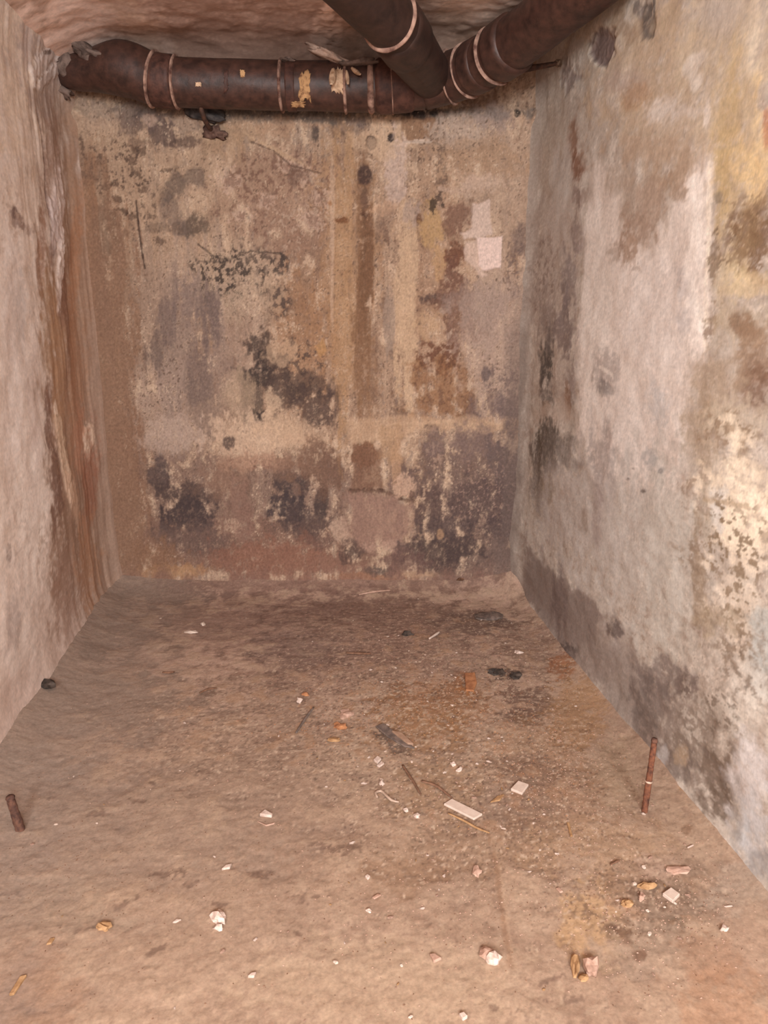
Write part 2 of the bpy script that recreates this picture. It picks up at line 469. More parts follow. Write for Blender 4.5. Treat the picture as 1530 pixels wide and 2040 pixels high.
b(775, 1090, 36, 12, (172, 138, 120), .6, .4, .8)
b(930, 880, 60, 30, (130, 106, 98), .6, .5, .7)
b(1025, 1020, 28, 70, (84, 68, 68), .9, .4, .6, 's')
b(1015, 930, 36, 60, (106, 88, 84), .7, .5, .7)
b(960, 1000, 70, 40, (98, 78, 74), .7, .4, .8)
b(860, 1010, 30, 40, (100, 78, 72), .7, .4, .8)
b(960, 990, 70, 60, (160, 128, 114), .5, .5, .8, spk=.35, spf='y')
b(1000, 1050, 40, 24, (92, 74, 72), .7, .4, .7)
b(890, 1050, 50, 22, (96, 78, 74), .6, .5, .7)
b(870, 1105, 70, 34, (88, 70, 66), .85, .5, .6)
b(920, 1090, 40, 26, (90, 72, 68), .7, .5, .7)
b(805, 1120, 50, 22, (118, 88, 80), .7, .5, .7)
b(877, 1065, 6, 9, (168, 130, 100), .7, .4, .5)
b(1050, 870, 10, 70, (176, 142, 112), .45, .5, .6, 's')
b(1055, 900, 12, 70, (112, 92, 82), .5, .5, .6, 's')
uu = W.U - EXT; LB = W.u[-1] - 2 * EXT
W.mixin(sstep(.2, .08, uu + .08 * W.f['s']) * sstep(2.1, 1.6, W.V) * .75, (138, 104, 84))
W.mixin(sstep(.10, .04, LB - uu + .03 * W.f['s']) * sstep(1.5, .9, W.V) * .7, (116, 96, 88))  # lower right corner dimmed in the colour, as shade
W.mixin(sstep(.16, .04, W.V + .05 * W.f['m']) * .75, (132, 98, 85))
W.contrast(1.25)
# relief
W.h += .006 * W.f['l'] + .0022 * W.f['m'] + .0010 * W.f['h'] + .001 * W.f['s']
W.grain(.16, .12)
uu = W.U - EXT; LB = W.u[-1] - 2 * EXT
W.h += .05 * np.clip(1 - uu / .16, 0, 1) ** 2 + .03 * np.clip(1 - (LB - uu) / .10, 0, 1) ** 2
W.h += .02 * np.clip(1 - (W.V - .03) / .12, 0, 1) ** 2
W.h += .025 * np.exp(-((W.V - 2.02) / .03) ** 2) * (.6 + .6 * W.f['m'])
wall_mat = surface_mat('stained_plaster', 150, .16, .4, (1, 1, .55))
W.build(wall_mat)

# ================================================================== RIGHT WALL
R_ = Surf('wall_right', (XR, BR[1] + .05, -.03), (0, -1, 0), (0, 0, 1), BR[1] + .05 - YN, ZC + .06, .0055, .005, (-1, 0, 0), 41, k=(1.10, 1.32, 1.43), vs=1.5, us=.6, sf=.95)
R_.base((180, 156, 141))
R_.all('l', .0, .5, (192, 166, 150), .5)
R_.all('s', .2, .6, (168, 143, 128), .25)
R_.all('m', -.2, -.55, (158, 132, 116), .55)
R_.all('h', .2, .55, (160, 134, 118), .35)
R_.all('h', -.3, -.6, (200, 174, 158), .35)
R_.crisp({'m': -.7, 'h': .6}, .42, (156, 130, 114), .5)
R_.crisp({'m': .7, 'y': .5}, .45, (204, 178, 162), .5)
R_.crisp({'y': 1.0}, .72, (132, 108, 94), .5)
b = R_.blob
b(1100, 560, 45, 300, (158, 133, 119), .75, .5, .5, 's')
b(1080, 250, 40, 120, (166, 141, 124), .7, .5, .5)
b(1130, 420, 40, 120, (178, 154, 142), .5, .5, .6, 's')
b(1250, 120, 90, 160, (186, 154, 129), .7, .5, .6)
b(1340, 210, 130, 170, (184, 152, 126), .65, .5, .7)
b(1440, 120, 90, 180, (196, 166, 140), .6, .5, .6)
b(1240, 420, 70, 120, (172, 144, 126), .6, .5, .7)
b(1200, 90, 26, 36, (122, 100, 93), .95, .2, .35, rel=-.006, ang=15)
R_.poly([(1190, 65), (1226, 78), (1222, 100), (1210, 135), (1190, 130), (1172, 105)], (122, 100, 93), .95, .006, .012, rel=-.006)
b(1135, 150, 16, 30, (140, 119, 111), .85, .3, .6, rel=-.004)
b(1290, 30, 12, 40, (104, 94, 89), .9, .3, .6, rel=-.004)
b(1270, 16, 10, 18, (118, 104, 98), .8, .3, .6)
R_.line([(1303, 0), (1302, 70)], .008, (96, 88, 84), .8, .5)
b(1240, 50, 22, 30, (150, 120, 98), .6, .4, .8)
b(1140, 280, 14, 40, (136, 100, 80), .85, .4, .6, 's')
b(1150, 330, 13, 34, (128, 90, 70), .9, .35, .5, 's')
b(1150, 395, 9, 26, (130, 106, 96), .8, .4, .7, 's')
b(1172, 395, 13, 26, (142, 116, 102), .7, .4, .7, 's')
b(1130, 330, 10, 60, (190, 166, 152), .6, .4, .5, 's')
b(1115, 360, 20, 60, (180, 158, 146), .6, .5, .5, 's')
b(1150, 470, 14, 40, (134, 112, 104), .7, .4, .8, 's')
b(1245, 165, 40, 30, (168, 140, 128), .6, .5, .6)
b(1265, 190, 30, 26, (172, 132, 100), .6, .5, .6)
b(1385, 125, 16, 26, (208, 182, 166), .8, .4, .7, ang=40)
b(1390, 165, 12, 20, (206, 180, 164), .8, .4, .7, ang=20)
b(1320, 225, 34, 26, (206, 180, 166), .75, .4, .8)
b(1365, 220, 40, 14, (200, 174, 160), .6, .4, .8)
b(1410, 230, 8, 30, (214, 188, 174), .7, .4, .6, 's')
b(1340, 40, 40, 40, (182, 150, 122), .5, .5, .6)
b(1430, 30, 40, 40, (186, 162, 150), .5, .5, .6)
b(1500, 60, 14, 80, (214, 184, 158), .6, .5, .5, 's')
b(1300, 300, 90, 30, (176, 144, 122), .6, .5, .7)
b(1360, 350, 50, 30, (166, 136, 114), .6, .4, .8)
# pale lime-washed band
R_.poly([(1165, 420), (1195, 330), (1240, 450), (1290, 480), (1330, 420), (1380, 345), (1416, 320), (1412, 500), (1405, 690), (1372, 820), (1366, 960), (1330, 1010), (1180, 960), (1150, 860), (1152, 700), (1160, 560)], (212, 184, 170), .85, .05, .05, 's')
R_.poly([(1370, 365), (1416, 340), (1412, 500), (1405, 680), (1378, 720), (1360, 560)], (228, 202, 188), .75, .03, .03, 's')
R_.line([(1415, 330), (1412, 500), (1406, 690)], .012, (236, 206, 184), .55, .4)
b(1190, 620, 26, 200, (204, 178, 164), .7, .5, .5, 's')
b(1300, 640, 70, 140, (206, 180, 168), .7, .5, .5, 's')
b(1265, 450, 26, 30, (160, 130, 112), .8, .4, .8)
b(1290, 410, 36, 40, (168, 138, 120), .7, .4, .8)
b(1250, 490, 16, 34, (158, 126, 106), .85, .4, .7, 's')
b(1225, 500, 14, 22, (164, 136, 120), .7, .4, .8)
b(1350, 385, 18, 18, (160, 130, 110), .7, .4, .8)
b(1345, 350, 30, 20, (170, 138, 116), .6, .4, .8)
b(1250, 530, 30, 20, (150, 126, 112), .5, .4, .8, spk=.2)
b(1360, 570, 14, 30, (188, 166, 158), .6, .5, .6, 's')
b(1362, 640, 16, 26, (186, 164, 156), .6, .5, .6)
b(1210, 740, 26, 40, (160, 138, 128), .7, .5, .7, 's')
b(1205, 770, 16, 16, (124, 112, 108), .7, .5, .7)
R_.line([(1196, 730), (1222, 748)], .006, (216, 190, 174), .6, .5)
b(1260, 860, 90, 80, (200, 174, 162), .55, .5, .6, 's')
b(1312, 810, 24, 40, (186, 170, 164), .5, .5, .6, 's')
b(1213, 880, 7, 30, (164, 140, 130), .6, .5, .5, 's')
# dark corner streaks
b(1090, 720, 13, 50, (76, 68, 63), .85, .4, .6, 's')
b(1092, 640, 14, 50, (122, 104, 97), .6, .5, .8, 's')
b(1090, 790, 12, 26, (92, 80, 74), .7, .5, .6, 's')
b(1088, 812, 8, 14, (120, 92, 70), .7, .4, .6)
b(1130, 560, 13, 60, (130, 112, 106), .75, .4, .7, 's')
b(1125, 660, 16, 60, (122, 104, 99), .75, .4, .7, 's')
b(1140, 760, 14, 50, (126, 106, 100), .6, .5, .7, 's')
b(1080, 560, 26, 70, (120, 98, 90), .6, .5, .8, spk=0)
b(1130, 800, 6, 40, (140, 106, 84), .7, .4, .5, 's')
b(1100, 830, 30, 26, (178, 150, 134), .6, .4, .7)
b(1085, 890, 26, 44, (84, 75, 67), .85, .4, .6, 's')
b(1115, 900, 34, 40, (112, 99, 91), .75, .5, .7)
b(1072, 950, 14, 80, (104, 90, 82), .75, .5, .6, 's')
b(1092, 970, 14, 24, (122, 102, 84), .7, .4, .6)
b(1075, 905, 4, 70, (90, 74, 60), .6, .5, .5, 's')
# lower grey field and darker damp foot
b(1150, 1020, 90, 110, (168, 146, 136), .7, .5, .6, 's')
b(1240, 1060, 120, 150, (186, 164, 152), .7, .5, .6, 's')
b(1200, 930, 24, 70, (162, 140, 132), .5, .5, .5, 's')
b(1190, 1030, 10, 70, (146, 122, 114), .5, .5, .5, 's')
b(1165, 1030, 8, 26, (148, 124, 108), .6, .5, .7)
b(1330, 1120, 60, 200, (186, 166, 152), .5, .5, .6, 's')
R_.poly([(1050, 1085), (1068, 1102), (1140, 1160), (1240, 1262), (1290, 1350), (1330, 1480), (1300, 1520), (1030, 1190)], (142, 121, 111), .7, .05, .05)
R_.poly([(1055, 1090), (1068, 1102), (1140, 1160), (1200, 1225), (1180, 1290), (1120, 1280), (1040, 1190)], (126, 107, 99), .6, .02, .03)
b(1115, 1200, 14, 60, (112, 93, 88), .6, .5, .6, 's')
b(1137, 1302, 15, 18, (88, 74, 70), .85, .4, .7)
b(1225, 1258, 14, 18, (106, 90, 84), .85, .4, .7)
b(1225, 1290, 8, 20, (168, 146, 136), .5, .5, .6)
b(1190, 1330, 50, 40, (140, 120, 110), .7, .5, .6)
b(1240, 1400, 50, 60, (146, 128, 118), .6, .5, .6)
b(1320, 1350, 60, 36, (124, 106, 99), .75, .4, .8)
b(1290, 1400, 36, 50, (114, 98, 91), .75, .4, .7, 's')
b(1360, 1365, 22, 26, (116, 98, 90), .7, .4, .7)
b(1330, 1440, 60, 44, (134, 114, 104), .7, .4, .8)
b(1280, 1450, 24, 40, (116, 100, 92), .7, .4, .7)
b(1390, 1480, 60, 60, (134, 114, 100), .7, .4, .8)
b(1430, 1540, 34, 50, (114, 94, 80), .85, .4, .7, 's')
b(1440, 1590, 40, 40, (110, 92, 79), .85, .4, .8)
b(1400, 1560, 40, 40, (128, 108, 96), .6, .4, .8, spk=-.1)
b(1350, 1530, 40, 36, (120, 103, 95), .7, .4, .8)
b(1310, 1500, 24, 26, (126, 108, 98), .6, .4, .8)
b(1420, 1420, 70, 60, (110, 92, 78), .7, .4, .7, spk=-.05)
b(1380, 1430, 30, 70, (196, 170, 154), .6, .4, .8, spk=.05)
b(1322, 1505, 8, 18, (180, 160, 152), .7, .4, .6)
b(1355, 1505, 12, 18, (178, 144, 116), .6, .4, .6)
# near right: ochre, brown mould, white lime with speckles
b(1465, 330, 40, 190, (190, 154, 112), .6, .5, .5, 's')
b(1440, 380, 14, 90, (184, 150, 108), .7, .5, .5, 's')
b(1455, 250, 30, 80, (186, 152, 112), .5, .5, .6)
b(1505, 330, 34, 110, (216, 174, 128), .75, .5, .6, 's')
b(1470, 540, 36, 70, (210, 174, 130), .6, .5, .8)
b(1490, 250, 20, 50, (176, 148, 126), .6, .5, .6)
b(1526, 250, 6, 40, (172, 112, 88), .7, .5, .5)
b(1434, 600, 16, 130, (190, 162, 140), .5, .5, .6)
b(1432, 395, 8, 12, (136, 120, 106), .7, .4, .8)
b(1500, 430, 30, 30, (134, 106, 82), .75, .4, .8, 'h')
b(1498, 490, 40, 46, (128, 100, 76), .85, .4, .8, 'h')
b(1480, 470, 50, 70, (120, 92, 70), .7, .4, .8, spk=.05)
b(1422, 520, 10, 36, (126, 104, 88), .7, .4, .9, 'h')
b(1418, 640, 12, 30, (128, 100, 80), .7, .4, .9, 'h')
b(1500, 570, 40, 30, (206, 170, 134), .6, .4, .8)
b(1460, 640, 60, 60, (180, 152, 126), .6, .5, .7)
b(1475, 640, 24, 26, (130, 100, 78), .7, .4, .8)
b(1500, 700, 36, 60, (140, 110, 88), .75, .4, .8)
b(1440, 690, 22, 34, (186, 164, 152), .6, .4, .7)
b(1500, 780, 30, 50, (118, 88, 70), .8, .4, .8)
b(1430, 780, 44, 80, (166, 138, 116), .7, .5, .8)
b(1400, 860, 34, 80, (164, 136, 112), .65, .5, .8, 's')
b(1470, 840, 60, 40, (194, 166, 144), .6, .4, .9)
b(1460, 880, 60, 50, (140, 112, 88), .7, .4, .8, spk=-.05)
b(1480, 990, 80, 100, (226, 194, 168), .8, .5, .7)
b(1500, 1050, 60, 70, (234, 202, 176), .75, .5, .7)
b(1430, 1010, 14, 50, (196, 180, 174), .6, .5, .7, 's')
b(1400, 1040, 14, 60, (160, 138, 120), .6, .4, .8, 's')
b(1390, 1150, 12, 110, (146, 120, 98), .75, .4, .8, 's')
b(1400, 1100, 50, 120, (138, 114, 94), .6, .4, .8, spk=.05)
b(1475, 1110, 70, 120, (134, 110, 86), .8, .4, .7, spk=.12)
b(1470, 1200, 70, 80, (224, 194, 172), .6, .5, .8)
b(1480, 1220, 70, 120, (138, 114, 92), .75, .4, .7, spk=.1)
b(1420, 1240, 34, 26, (146, 122, 98), .6, .4, .8)
b(1520, 1290, 24, 90, (170, 162, 156), .7, .5, .6)
b(1450, 1320, 70, 60, (150, 128, 112), .6, .4, .8, spk=-.1)
b(1495, 1400, 50, 60, (206, 182, 166), .6, .5, .8)
b(1490, 1380, 50, 60, (120, 104, 92), .6, .4, .8, spk=.1)
b(1495, 1560, 40, 90, (204, 182, 174), .85, .5, .6)
b(1500, 1660, 40, 70, (186, 168, 162), .85, .5, .5)
b(1480, 1650, 14, 40, (186, 172, 168), .7, .5, .5)
b(1510, 1720, 50, 30, (150, 136, 130), .7, .5, .6)
b(1470, 1640, 10, 60, (140, 122, 110), .6, .5, .6)
b(1250, 955, 3.5, 3, (110, 94, 88), .8, .5, .4); b(1280, 978, 5, 4, (90, 80, 76), .85, .5, .4)
b(1262, 933, 2.5, 2, (110, 94, 86), .8, .5, .4); b(1314, 938, 5, 5, (126, 116, 112), .7, .6, .5)
b(1288, 915, 12, 18, (158, 144, 138), .6, .5, .6)
R_.line([(1405, 995), (1440, 1000), (1490, 1010)], .006, (170, 140, 112), .6, .8)
R_.h += .008 * R_.f['l'] + .0012 * R_.f['m'] + .0004 * R_.f['h']
R_.mixin(sstep(.14, .05, R_.U + .03 * R_.f['s']) * sstep(1.5, 1.0, R_.V) * .85, (94, 79, 71)); R_.mixin(sstep(.22, .10, R_.U + .06 * R_.f['s']) * .55, (140, 118, 106)); R_.contrast(1.2); R_.grain(.10, .08)  # far corner painted dim to hold back the fill light
R_.h += .03 * np.clip(1 - (R_.U - .05) / .12, 0, 1) ** 2 + .012 * np.clip(1 - (R_.V - .03) / .10, 0, 1) ** 2
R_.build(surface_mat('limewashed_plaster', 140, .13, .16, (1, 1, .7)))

# ================================================================== LEFT WALL
L_ = Surf('wall_left', (XL, YN, -.03), (0, 1, 0), (0, 0, 1), BL[1] + .03 - YN, ZC + .06, .006, .005, (1, 0, 0), 71, k=(1.6, 1.92, 2.2), vs=1.6, us=.6, sf=.9)
L_.base((188, 159, 141))
L_.all('l', .0, .5, (196, 167, 149), .5)
L_.all('s', .1, .5, (172, 144, 128), .35)
L_.all('m', -.2, -.55, (170, 141, 122), .5)
L_.all('h', .25, .55, (166, 138, 122), .3)
b = L_.blob
b(40, 120, 60, 160, (182, 150, 124), .6, .5, .6)
b(60, 330, 40, 160, (186, 154, 132), .5, .5, .6, 's')
b(30, 700, 26, 240, (198, 170, 154), .7, .5, .5, 's')
b(70, 850, 14, 180, (176, 148, 134), .6, .5, .5, 's')
b(30, 640, 14, 90, (160, 134, 120), .45, .5, .6, 's')
b(45, 620, 10, 60, (168, 146, 134), .6, .5, .6, 's')
b(40, 440, 20, 10, (112, 88, 78), .75, .4, .7, ang=50)
b(56, 455, 12, 14, (130, 104, 92), .7, .4, .7)
b(30, 425, 4, 8, (90, 70, 64), .8, .4, .6)
b(30, 420, 20, 80, (152, 122, 104), .4, .4, .8, spk=.1)
b(70, 1040, 26, 130, (196, 168, 150), .6, .5, .7)
b(90, 1080, 14, 50, (136, 110, 94), .5, .4, .9, spk=0)
b(20, 1105, 5, 14, (110, 92, 84), .8, .4, .6)
b(40, 1080, 30, 80, (160, 136, 122), .5, .4, .8, spk=.15)
b(50, 1260, 50, 120, (168, 142, 127), .6, .5, .5, 's')
b(25, 1240, 12, 60, (142, 122, 112), .6, .5, .6, 's')
b(40, 1420, 60, 90, (162, 134, 119), .7, .5, .5)
b(100, 1250, 26, 140, (160, 132, 116), .6, .5, .4, 's')
# brown drip zone by the far corner
dl = (BL[1] - YN) - L_.U
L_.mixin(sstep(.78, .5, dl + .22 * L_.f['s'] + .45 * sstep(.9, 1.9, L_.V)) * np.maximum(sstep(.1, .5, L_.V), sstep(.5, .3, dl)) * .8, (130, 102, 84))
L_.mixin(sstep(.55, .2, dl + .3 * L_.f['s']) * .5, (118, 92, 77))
b(135, 760, 34, 480, (128, 98, 79), .8, .4, .35, 's')
b(150, 1080, 44, 200, (122, 96, 80), .85, .5, .35, 's')
b(100, 330, 16, 130, (128, 99, 84), .7, .4, .5, 's')
b(84, 520, 9, 90, (126, 92, 74), .75, .4, .5, 's')
L_.line([(70, 215), (85, 290), (95, 400), (100, 430)], .014, (88, 66, 60), .8, .6, rel=-.006)
b(106, 470, 8, 70, (98, 76, 74), .75, .4, .6, 's')
b(100, 640, 16, 120, (136, 104, 80), .7, .5, .5, 's')
b(118, 720, 14, 180, (146, 110, 84), .7, .5, .5, 's')
b(128, 590, 10, 60, (112, 82, 68), .8, .4, .5, 's')
b(112, 430, 12, 80, (186, 156, 142), .7, .5, .5, 's', rel=.006)
b(120, 540, 6, 60, (196, 166, 150), .8, .5, .5, 's', rel=.006)
b(145, 620, 7, 250, (138, 96, 70), .6, .5, .4, 's')
b(135, 640, 4, 140, (108, 78, 62), .7, .5, .5, 's')
b(155, 800, 14, 130, (138, 102, 80), .6, .5, .5, 's')
b(97, 830, 8, 80, (106, 80, 70), .75, .4, .6, 's')
b(112, 950, 12, 90, (102, 78, 68), .8, .4, .6, 's')
b(112, 815, 4, 12, (206, 174, 152), .8, .4, .5)
b(130, 920, 9, 90, (180, 146, 120), .85, .4, .4, 's', ang=-10, rel=.005)
b(145, 990, 9, 60, (174, 138, 114), .8, .4, .4, 's', ang=-10)
b(174, 880, 8, 34, (196, 160, 134), .9, .35, .4, rel=.006)
b(178, 960, 11, 100, (124, 82, 64), .75, .5, .5, 's')
b(160, 870, 10, 70, (154, 108, 86), .6, .5, .5, 's')
b(130, 1190, 22, 110, (132, 104, 90), .6, .5, .5, 's')
b(175, 1130, 20, 90, (140, 102, 78), .7, .5, .5, 's')
# grey smears high up
b(120, 60, 90, 60, (160, 136, 124), .7, .5, .6, ang=-45)
b(100, 130, 30, 60, (150, 127, 116), .7, .5, .6, ang=-40)
L_.line([(60, 150), (95, 90), (150, 50)], .03, (182, 156, 142), .6, .7, rel=.006)
L_.line([(75, 170), (105, 130), (140, 95)], .02, (186, 160, 146), .6, .7, rel=.006)
b(85, 190, 26, 40, (138, 116, 106), .6, .5, .7)
b(78, 103, 6, 5, (84, 66, 58), .9, .3, .5)
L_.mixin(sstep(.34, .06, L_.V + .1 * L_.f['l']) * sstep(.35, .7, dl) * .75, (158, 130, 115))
L_.h += .008 * L_.f['l'] + .0012 * L_.f['m'] + .0004 * L_.f['h']
L_.grain(.09, .07)
dl = (BL[1] - YN) - L_.U
L_.h += .05 * np.clip(1 - dl / .22, 0, 1) ** 2 + .03 * np.clip(1 - (L_.V - .03) / .16, 0, 1) ** 2.2
L_.h += .006 * fbm(L_.U * 14, L_.V * .9, 5, 3) * sstep(.9, .3, dl)
L_.h += .05 * np.clip(1 - (ZC + .03 - L_.V) / .25, 0, 1) ** 2
L_.build(surface_mat('rubbed_plaster', 120, .11, .14, (1, 1, .6)))

# ================================================================== FLOOR
G = Surf('floor', (XL - .03, YN, 0), (1, 0, 0), (0, 1, 0), XR - XL + .06, BL[1] + .05 - YN, .0048, .0048, (0, 0, 1), 91, k=(.80, .87, .86), vs=1.0)
G.base((170, 136, 115))
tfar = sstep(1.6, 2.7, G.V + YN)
G.mixin(tfar * .8, (200, 158, 140))  # far floor colour lightened to make up for light falloff
G.all('l', .0, .5, (180, 145, 122), .5)
G.all('l', -.1, -.5, (156, 124, 106), .5)
G.all('m', .1, .5, (184, 149, 126), .4)
G.all('m', -.15, -.5, (148, 115, 97), .45)
G.all('h', .25, .6, (140, 108, 90), .3)
G.all('h', -.3, -.6, (190, 157, 135), .3)
G.crisp({'m': -.6, 'y': .7}, .45, (136, 106, 90), .4)
G.crisp({'m': .6, 'h': .6}, .45, (188, 154, 131), .35)
G.crisp({'y': 1.0, 'm': .3}, .8, (112, 86, 74), .5)
b = G.blob
# greyer trodden areas
b(250, 1650, 300, 120, (160, 131, 114), .6, .5, .6)
b(60, 1540, 100, 40, (148, 124, 111), .7, .5, .5)
b(500, 1560, 200, 60, (158, 127, 109), .6, .5, .7)
b(200, 1400, 200, 60, (148, 121, 106), .7, .5, .6)
b(420, 1900, 260, 120, (176, 142, 121), .6, .5, .6)
b(760, 1960, 260, 90, (190, 155, 130), .6, .5, .6)
b(60, 1960, 90, 120, (166, 124, 98), .6, .5, .7)
b(110, 1800, 120, 60, (168, 138, 116), .5, .5, .7)
# dark far floor
b(620, 1240, 300, 60, (144, 110, 97), .55, .5, .6)
b(730, 1215, 180, 30, (124, 93, 82), .65, .5, .7)
b(950, 1240, 60, 24, (82, 66, 62), .8, .4, .7)
b(990, 1236, 24, 14, (70, 58, 56), .8, .4, .6)
b(330, 1185, 90, 20, (122, 97, 87), .7, .5, .6)
b(420, 1235, 120, 24, (142, 109, 96), .5, .5, .7)
b(700, 1330, 200, 40, (146, 111, 95), .45, .5, .7)
b(600, 1290, 90, 40, (124, 98, 90), .5, .5, .6)
b(600, 1172, 420, 14, (138, 104, 92), .7, .5, .6)
b(900, 1160, 140, 14, (138, 108, 96), .7, .5, .5)
b(190, 1305, 40, 18, (104, 78, 66), .75, .4, .9)
b(260, 1260, 80, 20, (120, 92, 80), .5, .5, .8)
# rust and rubble zone
b(880, 1400, 100, 45, (152, 106, 74), .75, .5, .7)
b(840, 1450, 90, 45, (156, 114, 82), .7, .5, .7)
b(930, 1360, 20, 22, (168, 112, 72), .8, .3, .4)
b(890, 1380, 80, 30, (128, 84, 60), .6, .4, .8, spk=.1)
b(1010, 1340, 34, 12, (78, 60, 54), .85, .4, .8)
b(1060, 1400, 60, 30, (108, 80, 68), .75, .4, .8)
b(1040, 1430, 50, 20, (112, 84, 70), .6, .4, .8)
b(850, 1250, 180, 60, (148, 113, 97), .5, .5, .7)
b(1060, 1290, 60, 60, (140, 108, 92), .6, .5, .7)
b(1120, 1330, 24, 24, (158, 102, 70), .8, .4, .7)
b(1150, 1420, 60, 70, (170, 127, 93), .75, .5, .6)
b(1220, 1540, 50, 70, (168, 136, 112), .7, .5, .6)
b(1080, 1500, 90, 60, (152, 114, 88), .6, .5, .8)
b(1050, 1540, 60, 40, (134, 104, 88), .6, .4, .8)
b(1100, 1600, 90, 60, (154, 116, 92), .6, .4, .8)
b(1020, 1600, 90, 50, (138, 110, 95), .5, .4, .8)
b(780, 1480, 40, 10, (96, 80, 73), .75, .4, .7, ang=35)
b(870, 1570, 80, 60, (160, 124, 96), .6, .5, .7)
b(900, 1690, 120, 60, (160, 126, 102), .5, .5, .7)
b(800, 1740, 80, 40, (148, 112, 88), .55, .4, .9)
b(1050, 1680, 60, 60, (146, 112, 90), .6, .4, .9)
b(1080, 1660, 50, 40, (128, 98, 80), .5, .4, .9, spk=0)
b(1190, 1680, 130, 50, (176, 138, 110), .6, .5, .6)
b(1180, 1830, 60, 70, (194, 150, 112), .7, .5, .7)
b(1270, 1780, 60, 40, (150, 116, 94), .6, .4, .9)
b(1330, 1800, 70, 40, (142, 115, 98), .7, .4, .8)
b(1370, 1750, 50, 40, (146, 117, 98), .6, .4, .9)
b(1350, 1840, 40, 14, (110, 88, 72), .75, .4, .8)
b(1300, 1880, 90, 60, (158, 130, 112), .6, .5, .7)
b(1220, 1848, 14, 5, (118, 88, 70), .85, .3, .5)
b(1245, 1860, 16, 6, (128, 96, 76), .8, .3, .6)
b(1275, 1905, 16, 10, (122, 90, 72), .85, .3, .6)
b(1248, 1880, 10, 10, (140, 106, 86), .7, .4, .6)
b(1480, 1900, 60, 120, (186, 148, 126), .6, .5, .6)
b(1400, 1900, 60, 50, (160, 120, 96), .6, .5, .8)
b(1440, 2000, 120, 60, (178, 132, 104), .6, .5, .6)
b(1320, 1730, 40, 20, (192, 154, 134), .7, .4, .9)
b(1370, 1658, 14, 12, (140, 106, 84), .8, .4, .6)
b(1225, 1630, 22, 16, (138, 104, 82), .6, .4, .7)
b(1370, 1580, 16, 10, (184, 140, 104), .8, .4, .6)
b(1480, 1780, 70, 40, (176, 148, 130), .6, .5, .7)
b(300, 1560, 12, 4, (108, 82, 70), .8, .4, .7)
for (x, y, r1, r2) in [(135, 1565, 16, 4), (120, 1612, 16, 5), (100, 1585, 14, 8), (195, 1620, 16, 6), (50, 1562, 10, 6), (270, 1595, 20, 4),
                       (240, 1650, 16, 4), (380, 1760, 14, 8), (330, 1740, 30, 6), (250, 1800, 30, 6), (180, 1850, 24, 5), (300, 1900, 26, 5),
                       (400, 1540, 14, 4), (420, 1380, 18, 4), (350, 1290, 16, 4), (640, 1440, 26, 3), (545, 1470, 22, 5), (720, 1300, 16, 4),
                       (520, 1740, 20, 7), (600, 1790, 24, 8), (690, 1690, 30, 10), (640, 1680, 18, 6), (590, 1860, 9, 5), (980, 2008, 7, 6),
                       (1150, 1990, 16, 5), (1100, 1950, 30, 4), (440, 1800, 14, 5), (30, 1780, 18, 5), (60, 2010, 30, 8)]:
    b(x, y, r1, r2, (118, 90, 76), .7, .4, .8, 'h', ang=random.uniform(-25, 5))
# rubble speckle
for (cx_, cy_, rx_, ry_) in [(880, 1450, 300, 170), (1000, 1600, 240, 150), (900, 1290, 300, 90), (1270, 1790, 170, 90), (560, 1420, 330, 120)]:
    b(cx_, cy_, rx_, ry_, (202, 168, 146), .65, .6, .5, spk=.38, spf='y')
    b(cx_, cy_, rx_, ry_, (100, 76, 64), .6, .6, .5, spk=.36, spf='x')
    b(cx_, cy_, rx_, ry_, (158, 110, 78), .35, .6, .5, spk=.30, spf='m')
b(880, 1470, 260, 160, (196, 162, 138), .55, .5, .6, spk=.3)
b(950, 1560, 200, 140, (112, 84, 70), .55, .5, .6, spk=.25)
b(760, 1270, 320, 90, (100, 76, 66), .55, .5, .6, spk=.2)
b(1020, 1290, 160, 120, (186, 152, 130), .5, .5, .6, spk=.35)
b(1250, 1800, 160, 90, (118, 90, 72), .6, .5, .6, spk=.2)
b(400, 1450, 300, 120, (124, 98, 84), .5, .5, .6, spk=.3)
# scratch in the slab
G.line([(965, 1640), (985, 1700), (993, 1760), (1003, 1830), (1018, 1930)], .006, (150, 112, 88), .55, .7)
G.line([(973, 1650), (992, 1710), (1001, 1760), (1010, 1830), (1026, 1930)], .004, (190, 152, 126), .35, .8)
G.line([(560, 1400), (600, 1395), (640, 1360)], .006, (112, 86, 74), .4, .8)
# dust fillets
yv = G.V + YN; xv = G.U + XL - .03
G.mixin(sstep(.55, .05, xv - XL + .12 * G.f['m']) * .8, (156, 130, 116))
G.h += .004 * G.f['l'] + .0018 * G.f['m'] + .0010 * G.f['h'] + .0005 * G.f['x']
G.grain(.12, .10)
G.h += .06 * np.clip(1 - (xv - XL) / .22, 0, 1) ** 2 + .02 * np.clip(1 - (XR - xv) / .10, 0, 1) ** 2
db = (BL[1] + (BR[1] - BL[1]) * (xv - XL) / (XR - XL)) - yv
G.h += .045 * np.clip(1 - db / .2, 0, 1) ** 2
G.h += .05 * np.clip(1 - np.hypot(np.maximum(db, 0), XR - xv) / .26, 0, 1) ** 1.6
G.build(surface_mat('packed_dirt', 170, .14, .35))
def ground(P):
    return G.height(P[0] - G.O[0], P[1] - G.O[1])

